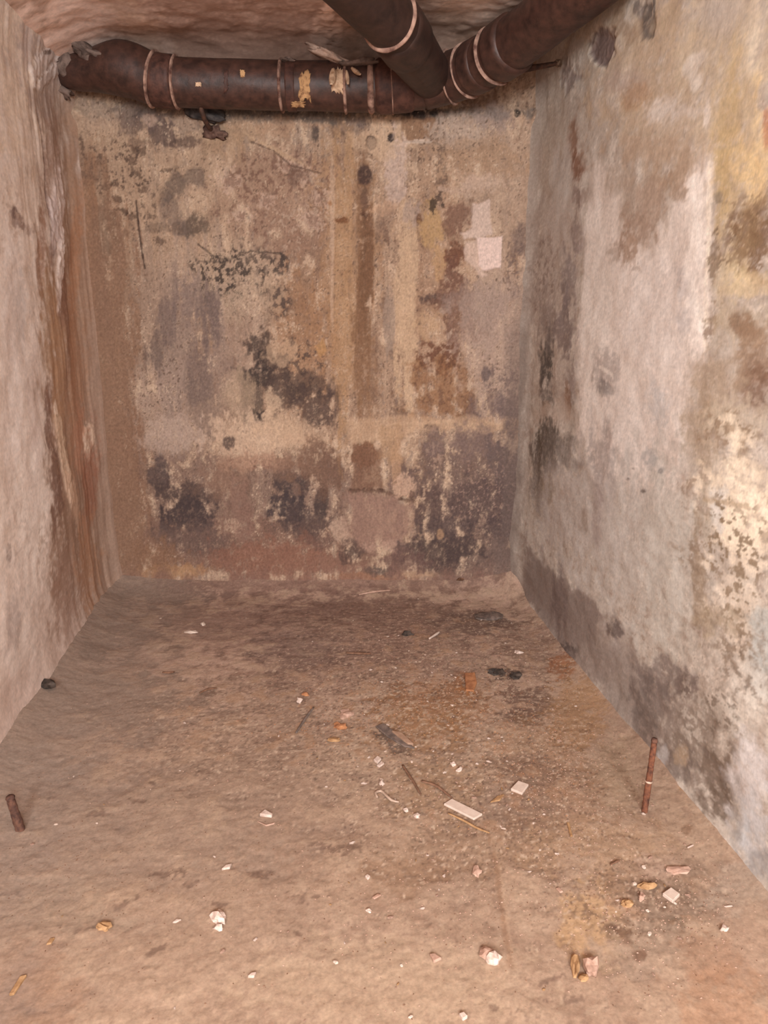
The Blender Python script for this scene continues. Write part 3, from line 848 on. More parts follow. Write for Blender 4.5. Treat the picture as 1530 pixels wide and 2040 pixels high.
# ================================================================== CEILING
K = Surf('ceiling', (XL - .03, YN, ZC), (1, 0, 0), (0, 1, 0), XR - XL + .06, BL[1] + .05 - YN, .009, .007, (0, 0, -1), 121, k=(1.85, 1.9, 1.95), vs=1.0)
K.base((150, 124, 110))
K.all('l', .0, .5, (166, 138, 122), .5)
K.all('m', .1, .5, (136, 110, 97), .6)
K.all('m', -.2, -.5, (174, 146, 130), .5)
K.crisp({'m': -.7, 'h': .6}, .4, (120, 96, 84), .5)
b = K.blob
b(430, 60, 250, 80, (122, 95, 83), .85, .5, .6)
b(110, 40, 130, 70, (182, 154, 140), .85, .6, .6)
b(210, 60, 14, 40, (110, 88, 78), .6, .5, .7, ang=10)
b(290, 60, 60, 30, (174, 144, 126), .75, .5, .6, ang=30)
b(330, 80, 12, 24, (178, 150, 136), .7, .4, .6, ang=-20)
b(240, 30, 40, 30, (140, 114, 98), .6, .5, .7)
b(500, 40, 20, 14, (150, 122, 108), .6, .5, .7)
b(503, 62, 8, 8, (176, 148, 132), .7, .4, .5)
b(170, 50, 60, 50, (166, 140, 128), .7, .5, .6)
b(655, 20, 10, 30, (190, 160, 144), .85, .4, .5, ang=10, rel=.004)
b(640, 60, 18, 30, (182, 152, 136), .8, .4, .6, ang=15, rel=.004)
b(672, 62, 14, 20, (184, 154, 138), .8, .4, .6, ang=20, rel=.004)
b(700, 90, 30, 30, (120, 98, 84), .7, .5, .6)
b(745, 95, 26, 30, (92, 82, 76), .75, .5, .6)
b(940, 30, 70, 50, (182, 156, 140), .8, .5, .6)
b(900, 60, 40, 30, (166, 140, 122), .6, .5, .6)
b(930, 72, 22, 14, (118, 96, 78), .7, .4, .7)
K.h += .010 * K.f['l'] + .0015 * K.f['m'] + .0004 * K.f['h']
K.grain(.1, .1)
kx = K.U + XL - .03; ky = K.V + YN
kd = (BL[1] + (BR[1] - BL[1]) * (kx - XL) / (XR - XL)) - ky
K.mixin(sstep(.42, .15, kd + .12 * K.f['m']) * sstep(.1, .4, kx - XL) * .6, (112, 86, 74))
K.h += .09 * np.clip(1 - (kx - XL) / .3, 0, 1) ** 2 + .05 * np.clip(1 - kd / .2, 0, 1) ** 2
K.build(surface_mat('grimy_ceiling', 70, .12, .2))

# ------------------------------------------------------------------ object helpers
def mesh_obj(name, bm, mat, parent=None, smooth=True):
    me = bpy.data.meshes.new(name)
    bmesh.ops.recalc_face_normals(bm, faces=bm.faces[:])
    bm.to_mesh(me); bm.free()
    if smooth:
        for p in me.polygons: p.use_smooth = True
    me.materials.append(mat)
    o = bpy.data.objects.new(name, me); COL.objects.link(o)
    if parent is not None:
        o.parent = parent
        o.matrix_parent_inverse = Matrix.Translation(-parent.location)
    return o

def tag(o, label, cat, group=None, kind=None):
    o['label'] = label; o['category'] = cat
    if group: o['group'] = group
    if kind: o['kind'] = kind
    return o

def thing(name, loc, label, cat, group=None):
    o = bpy.data.objects.new(name, None); o.empty_display_size = .05
    o.location = Vector([float(x) for x in loc]); COL.objects.link(o)
    return tag(o, label, cat, group)

def resample(pts, rad, step):
    P = [np.array(p, float) for p in pts]; out = []; r = []
    P2 = [2 * P[0] - P[1]] + P + [2 * P[-1] - P[-2]]
    for i in range(1, len(P2) - 2):
        n = max(2, int(np.linalg.norm(P2[i + 1] - P2[i]) / step))
        for k in range(n):
            t = k / n
            a, b_, c, d = P2[i - 1], P2[i], P2[i + 1], P2[i + 2]
            out.append(.5 * ((2 * b_) + (-a + c) * t + (2 * a - 5 * b_ + 4 * c - d) * t * t + (-a + 3 * b_ - 3 * c + d) * t ** 3))
            s = t * t * (3 - 2 * t)
            r.append(rad[i - 1] * (1 - s) + rad[i] * s)
    out.append(P[-1]); r.append(rad[-1])
    return out, r

def sweep(bm, pts, rad, seg=40, noise=0.0, seed=0, cap=True, flat=1.0):
    n = len(pts); rings = []
    up = np.array([0, 0, 1.0])
    for i in range(n):
        t = pts[min(i + 1, n - 1)] - pts[max(i - 1, 0)]; t = t / (np.linalg.norm(t) + 1e-12)
        ref = up if abs(t @ up) < .95 else np.array([1.0, 0, 0])
        x = np.cross(t, ref); x /= np.linalg.norm(x); y = np.cross(x, t)
        ring = []
        for k in range(seg):
            a = 2 * math.pi * k / seg
            rr = rad[i]
            if noise:
                q = pts[i] * 9
                rr += noise * (math.sin(3 * a + q[0] * 1.3 + seed) * .4 + math.sin(5 * a - q[1] * 2.1 + q[0] * 2 + seed * 2) * .35 + math.sin(9 * a + q[0] * 4.7 + seed) * .25)
            ring.append(bm.verts.new(pts[i] + x * rr * math.cos(a) + y * rr * flat * math.sin(a)))
        rings.append(ring)
    for i in range(n - 1):
        for k in range(seg):
            bm.faces.new((rings[i][k], rings[i][(k + 1) % seg], rings[i + 1][(k + 1) % seg], rings[i + 1][k]))
    if cap:
        bm.faces.new(rings[0][::-1]); bm.faces.new(rings[-1])

def interp_path(pts, s0, s1, n):
    d = np.cumsum([0] + [np.linalg.norm(b_ - a) for a, b_ in zip(pts[:-1], pts[1:])])
    A = np.array(pts)
    return [np.array([np.interp(s, d, A[:, k]) for k in range(3)]) for s in np.linspace(s0, s1, n)], d

def arc_of(pts, px, py):
    """arc length along pts nearest the line of sight of a point of the photograph"""
    r = ray(px, py); r = r / np.linalg.norm(r)
    d = np.cumsum([0] + [np.linalg.norm(b_ - a) for a, b_ in zip(pts[:-1], pts[1:])])
    best = min(range(len(pts)), key=lambda i: np.linalg.norm(np.cross(pts[i] - EYE, r)))
    return d[best]

# ================================================================== DRAIN PIPES
iron = plain_mat('brown_painted_iron', (46, 29, 24), (84, 54, 44), 34, .5, .6, .3, .72, .4, 9)
iron_dark = plain_mat('dark_brown_iron', (44, 29, 24), (70, 47, 39), 30, .55, .6, .32, .74, .35, 9)
coll = plain_mat('rust_red_collar', (52, 31, 26), (98, 63, 52), 36, .6, .7, .32, .7, .3, 9)
lead = plain_mat('pale_joint_mastic', (88, 57, 49), (176, 138, 120), 26, .9, .6, .36, .62, .15)
flake = plain_mat('peeling_cream_paint', (150, 112, 84), (208, 172, 142), 40, .85, .5, .35, .55, .2)
bare = plain_mat('bare_ochre_patch', (112, 74, 52), (186, 142, 100), 45, .8, .6, .4, .55, .2)

PZ = 2.058
def pipe_pt(px, py, off=.145):
    return on_plane(px, py, BL + bn * off, bn)
pc = [pipe_pt(95, 140, .08), pipe_pt(165, 143, .11), pipe_pt(245, 137, .14), pipe_pt(300, 156), pipe_pt(352, 164), pipe_pt(470, 168), pipe_pt(620, 172), pipe_pt(745, 173), pipe_pt(845, 166)]
pr = [.045, .066, .094, .089, .083, .083, .083, .084, .088]
main_pts, main_r = resample(pc, pr, .012)
root = thing('drain_pipe', (pc[4][0], pc[4][1], pc[4][2]), 'brown cast iron drain pipe under the ceiling along the back wall, with two branches', 'pipe')
bm = bmesh.new(); sweep(bm, main_pts, main_r, 56, .0014, 3)
run = mesh_obj('horizontal_run', bm, iron, root)
# corner run going on under the right of the ceiling
q0 = main_pts[-1]
rp = [q0, at_height(905, 152, 2.075), at_height(965, 124, 2.085), at_height(1040, 74, 2.105), at_height(1130, 2, 2.125)]
step = rp[-1] - rp[-2]
rp += [rp[-1] + step * 1.0]
rr = [.088, .086, .084, .084, .083, .083]
right_pts, right_r = resample(rp, rr, .012)
bm = bmesh.new(); sweep(bm, right_pts, right_r, 56, .0014, 8)
mesh_obj('corner_run', bm, iron, root)
# branch rising toward the viewer
bp_ = [pipe_pt(862, 158, .15), at_height(815, 92, 2.075), at_height(778, 42, 2.085), at_height(728, -8, 2.10)]
bp_ += [bp_[-1] + (bp_[-1] - bp_[-2]) * 1.5]
br_pts, br_r = resample(bp_, [.078, .084, .083, .083, .083], .012)
bm = bmesh.new(); sweep(bm, br_pts, br_r, 56, .0014, 5)
mesh_obj('branch_run', bm, iron_dark, root)

def collar(pts, rad, px, py, width, thick, mat, name, noise=.001, seg=56, profile='round', lab=None):
    s = arc_of(pts, px, py)
    c, d = interp_path(pts, max(0, s - width / 2), s + width / 2, 9)
    base = float(np.interp(s, d, rad))
    if profile == 'round':
        r = [base - .003 + (thick + .003) * math.sin(math.pi * k / 8) ** .6 for k in range(9)]
    else:
        r = [base - .004] + [base + thick] * 7 + [base - .004]
    bm = bmesh.new(); sweep(bm, c, r, seg, noise, random.random() * 6)
    o = mesh_obj(name, bm, mat, root)
    if lab: o['label'] = lab
    return o

collar(main_pts, main_r, 329, 160, .085, .006, coll, 'socket_collar', profile='flat')
collar(main_pts, main_r, 790, 172, .155, .007, coll, 'socket_collar', profile='flat')
collar(main_pts, main_r, 585, 172, .040, .003, coll, 'socket_collar', profile='flat')
collar(right_pts, right_r, 952, 132, .075, .005, iron, 'socket_collar', profile='flat')
collar(right_pts, right_r, 1012, 96, .10, .010, iron, 'socket_collar', profile='flat')
collar(br_pts, br_r, 800, 70, .16, .006, iron_dark, 'socket_collar', profile='flat')
for (pp, rr_, x, y, w, t) in [(main_pts, main_r, 308, 158, .012, .010), (main_pts, main_r, 351, 164, .013, .010), (main_pts, main_r, 563, 171, .014, .008),
                              (main_pts, main_r, 688, 173, .014, .008), (main_pts, main_r, 738, 173, .026, .0085), (main_pts, main_r, 778, 172, .008, .010),
                              (right_pts, right_r, 900, 152, .008, .008), (right_pts, right_r, 936, 140, .006, .008),
                              (right_pts, right_r, 988, 112, .009, .012), (br_pts, br_r, 776, 40, .014, .009)]:
    collar(pp, rr_, x, y, w, t, lead, 'joint_ring', .0016)

# paint flakes stuck on the pipe (curved scabs hugging its surface)
def scab(px, py, wpx, hpx, mat, name, seed, lift=.003, a0=0, label=None):
    rs = random.Random(seed)
    bm = bmesh.new()
    nx, ny = 8, 12
    grid = []
    for j in range(ny + 1):
        rowv = []
        for i in range(nx + 1):
            edge = 1 + (.22 * rs.uniform(-1, 1) if i in (0, nx) or j in (0, ny) else 0)
            X = px + (i / nx - .5) * wpx * edge + rs.uniform(-.4, .4); Y = py + (j / ny - .5) * hpx * edge
            r = ray(X, Y); r = r / np.linalg.norm(r)
            best = None
            s = arc_of(main_pts, X, Y)
            c, d = interp_path(main_pts, s, s, 1); c = c[0]
            rad = float(np.interp(s, d, main_r)) + lift + rs.uniform(0, .0015)
            ax = bdir
            # ray / cylinder intersection
            o = EYE - c; dp = r - ax * (r @ ax); op = o - ax * (o @ ax)
            A_, B_, C_ = dp @ dp, 2 * dp @ op, op @ op - rad * rad
            disc = max(B_ * B_ - 4 * A_ * C_, 0)
            t = (-B_ - math.sqrt(disc)) / (2 * A_)
            P = EYE + r * t
            rowv.append(P)
        grid.append(rowv)
    top = [[bm.verts.new(P) for P in row] for row in grid]
    bot = [[bm.verts.new(P + bn * -.006) for P in row] for row in grid]
    for j in range(ny):
        for i in range(nx):
            bm.faces.new((top[j][i], top[j][i + 1], top[j + 1][i + 1], top[j + 1][i]))
            bm.faces.new((bot[j][i], bot[j + 1][i], bot[j + 1][i + 1], bot[j][i + 1]))
    for j in range(ny):
        bm.faces.new((top[j][0], top[j + 1][0], bot[j + 1][0], bot[j][0]))
        bm.faces.new((top[j][nx], bot[j][nx], bot[j + 1][nx], top[j + 1][nx]))
    for i in range(nx):
        bm.faces.new((top[0][i], bot[0][i], bot[0][i + 1], top[0][i + 1]))
        bm.faces.new((top[ny][i], top[ny][i + 1], bot[ny][i + 1], bot[ny][i]))
    o = mesh_obj(name, bm, mat, root)
    if label: o['label'] = label
scab(607, 172, 22, 58, bare, 'paint_scab', 1, label='ochre patch of bare undercoat on the brown pipe')
scab(594, 208, 26, 12, bare, 'paint_scab', 2, label='ochre patch of bare undercoat on the brown pipe')
scab(673, 160, 22, 50, flake, 'paint_scab', 3, label='pale blistered paint on the brown pipe')
scab(450, 162, 8, 40, coll, 'paint_scab', 4)
scab(483, 146, 9, 14, bare, 'paint_scab', 5)
scab(395, 168, 11, 8, flake, 'paint_scab', 6)

# ------------------------------------------------------------------ lumpy slabs (plaster, chips)
def blob_mesh(center, axes, seed, rough=.25, sub=3):
    rs = random.Random(seed)
    bm = bmesh.new()
    bmesh.ops.create_icosphere(bm, subdivisions=sub, radius=1)
    off = Vector((rs.uniform(-50, 50), rs.uniform(-50, 50), rs.uniform(-50, 50)))
    for v in bm.verts:
        p = v.co.copy()
        n = mnoise.fractal(p * 1.3 + off, .8, 2.2, 4) * 1.5
        q = p * (1 + rough * n)
        w = np.array(center) + axes[0] * q.x + axes[1] * q.y + axes[2] * q.z
        v.co = Vector(w)
    return bm

plaster_pale = plain_mat('crumbling_pale_plaster', (150, 122, 108), (200, 170, 152), 40, .95, .7, .35, .6)
plaster_grey = plain_mat('grey_old_mortar', (80, 64, 57), (122, 100, 90), 36, .95, .7, .35, .6)

def lump(name, px, py, off, rx, ry, rz, mat, seed, label, cat, ang=0, rough=.3):
    c = pipe_pt(px, py, off)
    sc = ((c - EYE) @ Fw) / FPX
    ca, sa = math.cos(math.radians(ang)), math.sin(math.radians(ang))
    ax = [(bdir * ca - Z1 * sa) * rx * sc, (bdir * sa + Z1 * ca) * ry * sc, bn * rz]
    o = mesh_obj(name, blob_mesh(c, ax, seed, rough), mat)
    o.location = (0, 0, 0)
    return tag(o, label, cat)

lump('plaster_lump', 664, 112, .215, 40, 8, .035, plaster_pale, 4, 'pale ragged lip of plaster hanging over the middle of the brown pipe', 'plaster', 22, .6)
lump('plaster_lump', 572, 119, .20, 16, 4, .018, plaster_grey, 5, 'small grey crust of plaster on top of the pipe, left of the ragged lip', 'plaster', 8, .5)
lump('mortar_lump', 715, 124, .235, 40, 5, .03, plaster_grey, 6, 'thin dark mortar ledge on the pipe just left of the branch', 'mortar', -4)
lump('mortar_lump', 122, 124, .13, 30, 24, .05, plaster_grey, 7, 'grey mortar bedding around the left end of the pipe', 'mortar', -20, .7)
lump('plaster_lump', 176, 104, .19, 34, 12, .035, plaster_grey, 8, 'crumbly brown plaster on top of the swollen left pipe end', 'plaster', 25, .7)
lump('plaster_lump', 118, 176, .09, 24, 10, .04, plaster_grey, 9, 'grey plaster smear below the left pipe end', 'plaster', 40, .6)

# curled flakes hanging from the lip
def petal(px, py, lpx, wpx, ang, mat, label, seed):
    c = pipe_pt(px, py, .245)
    sc = ((c - EYE) @ Fw) / FPX
    ca, sa = math.cos(math.radians(ang)), math.sin(math.radians(ang))
    d = bdir * sa - Z1 * ca; w = bdir * ca + Z1 * sa
    bm = bmesh.new(); n = 8; rows = []
    for th in (0, .0025):
        r = []
        for i in range(n + 1):
            t = i / n
            hw = wpx * .5 * sc * (math.sin(math.pi * (t * .8 + .12)) ** .7)
            cc = c + d * (t * lpx * sc) + bn * (.03 * t * t + th)
            r.append([bm.verts.new(cc + w * hw * k + bn * (-.006 * k * k)) for k in (-1, -.4, .4, 1)])
        rows.append(r)
    for i in range(n):
        for k in range(3):
            bm.faces.new((rows[0][i][k], rows[0][i][k + 1], rows[0][i + 1][k + 1], rows[0][i + 1][k]))
            bm.faces.new((rows[1][i][k], rows[1][i + 1][k], rows[1][i + 1][k + 1], rows[1][i][k + 1]))
        for k in (0, 3):
            bm.faces.new((rows[0][i][k], rows[0][i + 1][k], rows[1][i + 1][k], rows[1][i][k]))
    for i in (0, n):
        for k in range(3):
            bm.faces.new((rows[0][i][k], rows[1][i][k], rows[1][i][k + 1], rows[0][i][k + 1]))
    return tag(mesh_obj('paint_flake', bm, mat), label, 'paint flake')
petal(664, 136, 34, 14, -6, flake, 'broad pale paint flake hanging down the front of the pipe', 1)
petal(690, 140, 30, 8, 8, flake, 'narrow pale paint flake hanging below the plaster lip, second of three', 2)
petal(700, 134, 26, 9, 48, flake, 'curled pale paint flake sticking out to the right above the pipe', 3)

# pipe hook with broken plaster under the left of the pipe
rust_dark = plain_mat('dark_rusty_iron', (58, 42, 36), (92, 62, 48), 60, .8, .6)
hk = thing('pipe_hook', pipe_pt(425, 262, .01), 'dark rusty hook bracket in the wall under the left of the pipe', 'bracket')
bm = bmesh.new()
hp, hr = resample([pipe_pt(398, 205, .15), pipe_pt(404, 228, .13), pipe_pt(414, 250, .07), pipe_pt(426, 262, -.02)], [.008, .009, .009, .010], .006)
sweep(bm, hp, hr, 12, .001, 2); mesh_obj('hook_arm', bm, rust_dark, hk)
bm = blob_mesh(pipe_pt(430, 264, .012), [bdir * .034, Z1 * .020, bn * .014], 12, .8)
mesh_obj('broken_plaster', bm, plain_mat('reddish_broken_plaster', (80, 56, 48), (116, 88, 76), 40, .95), hk)
W_dark = plain_mat('dark_mortar', (52, 46, 45), (84, 74, 70), 40, .95)  # plain dark mortar colour
lump('mortar_lump', 410, 226, .03, 34, 14, .03, W_dark, 21, 'dark mortar lump behind the hook under the pipe', 'mortar', 15, .35)

# iron spike beside the corner run
sp = thing('iron_spike', at_height(1045, 140, 2.0), 'rusty pointed iron spike supporting the pipe, set in the right wall', 'spike')
a3 = on_plane(960, 152, (0, 2.80, 0), np.array([0, -1.0, 0])); b3 = on_plane(1112, 126, (XR - .02, 0, 0), np.array([1.0, 0, 0]))
b3 = b3 if b3[1] > 2.3 else a3 + np.array([.3, 0, 0])
bm = bmesh.new()
spp, spr = resample([a3, a3 * .6 + b3 * .4, a3 * .15 + b3 * .85, b3], [.020, .017, .011, .008], .01)
sweep(bm, spp, spr, 14, .0015, 4, flat=.75); mesh_obj('spike_shaft', bm, rust_dark, sp)
bm = blob_mesh(b3, [np.array([.012, 0, 0]), np.array([0, .014, 0]), Z1 * .012], 3, .25)
mesh_obj('spike_head', bm, plain_mat('worn_iron_tip', (80, 58, 46), (150, 120, 98), 50, .6), sp)

# ================================================================== RODS IN THE FLOOR
rust = plain_mat('flaking_orange_rust', (72, 44, 35), (124, 76, 54), 70, .85, .7, .35, .62)
rust2 = plain_mat('deep_brown_rust', (66, 44, 38), (104, 70, 56), 70, .85, .7, .35, .62)
def rod(base_px, top_px, r, lean_y, label, mat, seed):
    Bp = at_height(*base_px, 0.0)
    Bp[2] = 0
    Tp = on_plane(*top_px, Bp + np.array([0, lean_y, 0]), np.array([0, -1.0, 0]))
    t = thing('iron_rod', (Bp[0], Bp[1], ground(Bp)), label, 'rod')
    pts, rad = resample([Bp - (Tp - Bp) * .12, Bp * .7 + Tp * .3, Bp * .35 + Tp * .65, Tp], [r, r * 1.05, r * .95, r * .9], .006)
    rs = random.Random(seed)
    rad = [x * (1 + rs.uniform(-.07, .07)) for x in rad]
    bm = bmesh.new(); sweep(bm, pts, rad, 16, r * .10, seed)
    mesh_obj('shaft', bm, mat, t)
    return t, Bp, Tp
r1, B1, T1 = rod((1284, 1616), (1304, 1474), .0076, .02, 'tall rusty iron rod standing in the floor near the right wall', rust, 3)
c1 = B1 * .58 + T1 * .42; ax1 = (T1 - B1) / np.linalg.norm(T1 - B1)
bm = bmesh.new(); sweep(bm, [c1 - ax1 * .004, c1 - ax1 * .002, c1, c1 + ax1 * .002, c1 + ax1 * .004], [.006, .0086, .009, .0086, .006], 16)
ob = mesh_obj('wire_band', bm, plain_mat('pale_wire', (170, 140, 120), (206, 178, 158), 60, .6), r1); ob['label'] = 'pale band around the rusty rod'
c2 = T1
bm = bmesh.new(); sweep(bm, [c2 - ax1 * .008, c2 - ax1 * .003, c2 + ax1 * .004], [.0068, .0084, .0066], 14, .0012, 3)
mesh_obj('burred_tip', bm, rust2, r1)
r2, B2, T2 = rod((42, 1656), (20, 1588), .0105, .01, 'short dark rusty iron rod stub in the floor beside the left wall', rust2, 9)
ax2 = (T2 - B2) / np.linalg.norm(T2 - B2)
bm = bmesh.new(); sweep(bm, [T2 - ax2 * .008, T2 - ax2 * .002, T2 + ax2 * .004], [.009, .0112, .008], 14, .0012, 5)
mesh_obj('burred_tip', bm, rust2, r2)

# ================================================================== DEBRIS ON THE FLOOR
M_tile = plain_mat('cream_tile', (196, 172, 157), (208, 184, 169), 60, .55, .15)
M_white = plain_mat('white_plaster_chip', (178, 152, 138), (214, 190, 177), 60, .9, .5)
M_pink = plain_mat('pinkish_plaster_chip', (158, 122, 104), (188, 152, 134), 50, .9, .6)
M_tan = plain_mat('tan_wood_chip', (144, 106, 72), (176, 136, 98), 50, .85, .5)
M_orange = plain_mat('orange_brick_crumb', (146, 94, 64), (178, 122, 84), 50, .9, .6)
M_black = plain_mat('black_charred_lump', (52, 44, 40), (84, 70, 62), 60, .9, .7)
M_grey = plain_mat('grey_slate_piece', (88, 74, 68), (124, 104, 94), 50, .9, .5)
M_brown = plain_mat('brown_dry_twig', (98, 68, 52), (130, 94, 74), 60, .9, .5)
M_film = plain_mat('dull_plastic_strip', (156, 128, 110), (186, 158, 140), 40, .4, .3, spec=.5)

def slab(name, pts, th, mat, label, cat, group=None, tilt=0.0, bevel=.0012, seed=0, sink=.001):
    """flat broken piece lying on the dirt, outline given on the ground"""
    P = [at_height(x, y, 0.0) for (x, y) in pts]
    c = sum(P) / len(P)
    z0 = max(ground(p) for p in P + [c]) - sink
    rs = random.Random(seed)
    bm = bmesh.new()
    top = [bm.verts.new((p[0] - c[0], p[1] - c[1], th + tilt * (i % 2) * .5 + rs.uniform(0, th * .12))) for i, p in enumerate(P)]
    bot = [bm.verts.new((p[0] - c[0], p[1] - c[1], 0)) for p in P]
    bm.faces.new(top); bm.faces.new(bot[::-1]); n = len(P)
    for i in range(n): bm.faces.new((top[i], bot[i], bot[(i + 1) % n], top[(i + 1) % n]))
    bmesh.ops.recalc_face_normals(bm, faces=bm.faces[:])
    bmesh.ops.bevel(bm, geom=bm.edges[:], offset=min(bevel, th * .3), segments=1, affect='EDGES')
    o = mesh_obj(name, bm, mat, None, smooth=False)
    o.location = (c[0], c[1], z0)
    return tag(o, label, cat, group)

def lumpy(name, px, py, rx, ry, hz, mat, label, cat, seed, ang=0, group=None, rough=.5, sub=2):
    """rounded crumb resting on the dirt, rx/ry its half size as seen in the photograph"""
    c = at_height(px, py, 0.0)
    e = at_height(px + rx, py, 0.0) - c; g = at_height(px, py - ry, 0.0) - c
    ca, sa = math.cos(math.radians(ang)), math.sin(math.radians(ang))
    a1 = e * ca + g * sa; a2 = -e * sa + g * ca
    z = ground(c)
    bm = blob_mesh((0, 0, 0), [a1, a2, Z1 * hz], seed, rough, sub)
    o = mesh_obj(name, bm, mat, None, False)
    o.location = (c[0], c[1], z + hz * .45)
    return tag(o, label, cat, group)

def twig(name, pts, r, mat, label, cat, lift=.002, group=None):
    P = []
    for (x, y) in pts:
        p = at_height(x, y, 0.0); p[2] = ground(p) + r * .7 + lift; P.append(p)
    pp, rr_ = resample(P, [r * .7] + [r] * (len(P) - 2) + [r * .6] if len(P) > 2 else [r, r * .7], .01)
    c = P[0].copy()
    bm = bmesh.new(); sweep(bm, [p - c for p in pp], rr_, 8, r * .15, 1)
    o = mesh_obj(name, bm, mat); o.location = Vector(c)
    return tag(o, label, cat, group)

slab('tile_fragment', [(884, 1604), (900, 1594), (961, 1624), (944, 1634)], .006, M_tile, 'long narrow cream tile strip lying in the rubble, middle right of the floor', 'tile')
slab('tile_fragment', [(1017, 1576), (1032, 1560), (1053, 1567), (1040, 1585)], .007, M_tile, 'small square cream tile behind the long tile strip, to its right', 'tile')
slab('tile_fragment', [(1319, 1786), (1336, 1774), (1354, 1787), (1340, 1801)], .008, M_tile, 'diamond shaped pale tile piece near the bottom right, by the right wall', 'tile')
slab('plaster_chip', [(744, 1518), (752, 1511), (760, 1516), (752, 1524)], .007, M_white, 'squarish white chip in the middle of the floor, larger of a touching pair', 'chip')
slab('plaster_chip', [(750, 1527), (760, 1519), (766, 1523), (756, 1530)], .005, M_white, 'small white chip tucked in front of the squarish chip mid floor', 'chip')
slab('plaster_chip', [(517, 1625), (528, 1616), (543, 1624), (541, 1628)], .008, M_white, 'triangular white chip left of centre, above a thin curved shard', 'chip')
slab('plaster_chip', [(512, 1636), (530, 1643), (548, 1638), (546, 1641), (530, 1645)], .003, M_pink, 'thin curved shard just below the triangular white chip', 'chip')
slab('plaster_chip', [(441, 1734), (450, 1726), (462, 1723), (458, 1731)], .006, M_white, 'small white leaf shaped chip alone on the left of the bare floor', 'chip')
lumpy('plaster_chip', 436, 1832, 14, 11, .010, M_white, 'larger white lump of a touching pair on the lower left floor', 'chip', 31)
lumpy('plaster_chip', 436, 1850, 9, 7, .007, M_white, 'smaller white lump just in front of the larger lower left lump', 'chip', 32)
slab('plaster_chip', [(493, 1948), (501, 1941), (511, 1939), (506, 1948)], .006, M_white, 'small white chip near the bottom edge, left of the middle', 'chip')
lumpy('plaster_chip', 972, 1905, 16, 10, .010, M_pink, 'pale crumpled plaster lump at the bottom right of centre, back half', 'chip', 33, rough=.5)
lumpy('plaster_chip', 982, 1916, 13, 10, .011, M_white, 'bright front half of the crumpled plaster lump right of bottom centre', 'chip', 34, rough=.4)
lumpy('plaster_chip', 1178, 1931, 15, 20, .016, M_pink, 'large pinkish plaster chunk at the bottom right', 'chip', 35, 20)
lumpy('wood_chip', 1147, 1925, 8, 22, .010, M_tan, 'tan splinter leaning along the left side of the pinkish chunk', 'wood chip', 36, -15)
lumpy('wood_chip', 1162, 1950, 11, 8, .007, M_tan, 'tan crumb in front of the pinkish chunk', 'wood chip', 37)
slab('plaster_chip', [(856, 1904), (866, 1903), (880, 1912), (864, 1919)], .006, M_pink, 'flat pink chip near the bottom, left of the crumpled lump', 'chip')
lumpy('wood_chip', 206, 1849, 14, 8, .010, M_tan, 'rounded tan pebble on the lower left floor', 'pebble', 38, -20)
slab('wood_chip', [(18, 1984), (40, 1948), (54, 1944), (28, 1982)], .006, M_tan, 'tan wooden splinter in the bottom left corner', 'wood chip')
slab('wood_chip', [(92, 1884), (100, 1872), (110, 1870), (102, 1882)], .004, M_tan, 'pale tan flake left of the rounded tan pebble', 'wood chip')
slab('plaster_chip', [(343, 1838), (352, 1831), (362, 1832), (350, 1838)], .004, M_white, 'thin white flake between the tan pebble and the white lumps', 'chip')
lumpy('charred_lump', 97, 1392, 17, 9, .011, M_black, 'black charred lump on the floor by the left wall', 'lump', 39, -10, rough=.45)
lumpy('dark_pebble', 811, 1264, 10, 4, .010, M_black, 'small black pebble in the middle of the far floor', 'pebble', 40)
lumpy('dark_pebble', 917, 1172, 7, 4, .009, M_brown, 'little brown pebble by the foot of the back wall', 'pebble', 41, 20)
lumpy('dark_pebble', 990, 1340, 16, 6, .009, M_black, 'left lump of the dark clods near the right wall', 'clod', 42, rough=.5)
lumpy('dark_pebble', 1026, 1347, 14, 6, .008, M_black, 'right lump of the dark clods near the right wall', 'clod', 43, -15, rough=.5)
lumpy('dark_pebble', 975, 1229, 26, 8, .010, M_grey, 'dark grey clod at the far right of the floor', 'clod', 44, rough=.4)
lumpy('plaster_chip', 381, 1260, 11, 3, .006, M_tile, 'thin pale flat chip on the far left floor', 'chip', 45)
lumpy('plaster_chip', 405, 1243, 5, 3, .006, M_tile, 'tiny pale round chip behind the thin flat chip, far left', 'chip', 46)
slab('brick_fragment', [(926, 1343), (946, 1342), (950, 1362), (944, 1378), (928, 1376)], .006, M_orange, 'flat orange brick fragment in the rusty patch of floor', 'brick')
lumpy('brick_fragment', 677, 1450, 13, 5, .009, M_orange, 'bright orange brick crumb left of the rusty patch', 'brick', 47)
lumpy('brick_fragment', 608, 1384, 7, 3, .006, M_orange, 'orange crumb further back left of the rusty patch', 'brick', 48)
lumpy('wood_chip', 668, 1477, 12, 4, .006, M_tan, 'tan chip in front of the bright orange crumb', 'wood chip', 49)
slab('slate_piece', [(748, 1450), (764, 1444), (800, 1470), (826, 1493), (806, 1490), (772, 1470)], .005, M_grey, 'grey strip of slate lying diagonally mid floor', 'slate')
slab('slate_piece', [(780, 1462), (800, 1466), (824, 1488), (812, 1487)], .010, plain_mat('dusty_slat', (142, 110, 90), (164, 130, 108), 40, .9), 'dusty brown sliver lying on the diagonal slate strip', 'slate')
lumpy('plaster_chip', 690, 1424, 14, 8, .006, M_pink, 'dull pink crumb between the orange crumbs', 'chip', 50)
lumpy('plaster_chip', 596, 1395, 6, 5, .007, M_white, 'small white lump beside the further orange crumb', 'chip', 51)
slab('wood_chip', [(976, 1600), (990, 1588), (1004, 1584), (996, 1596)], .004, M_tan, 'tan leaf shaped chip between the two cream tiles', 'wood chip')
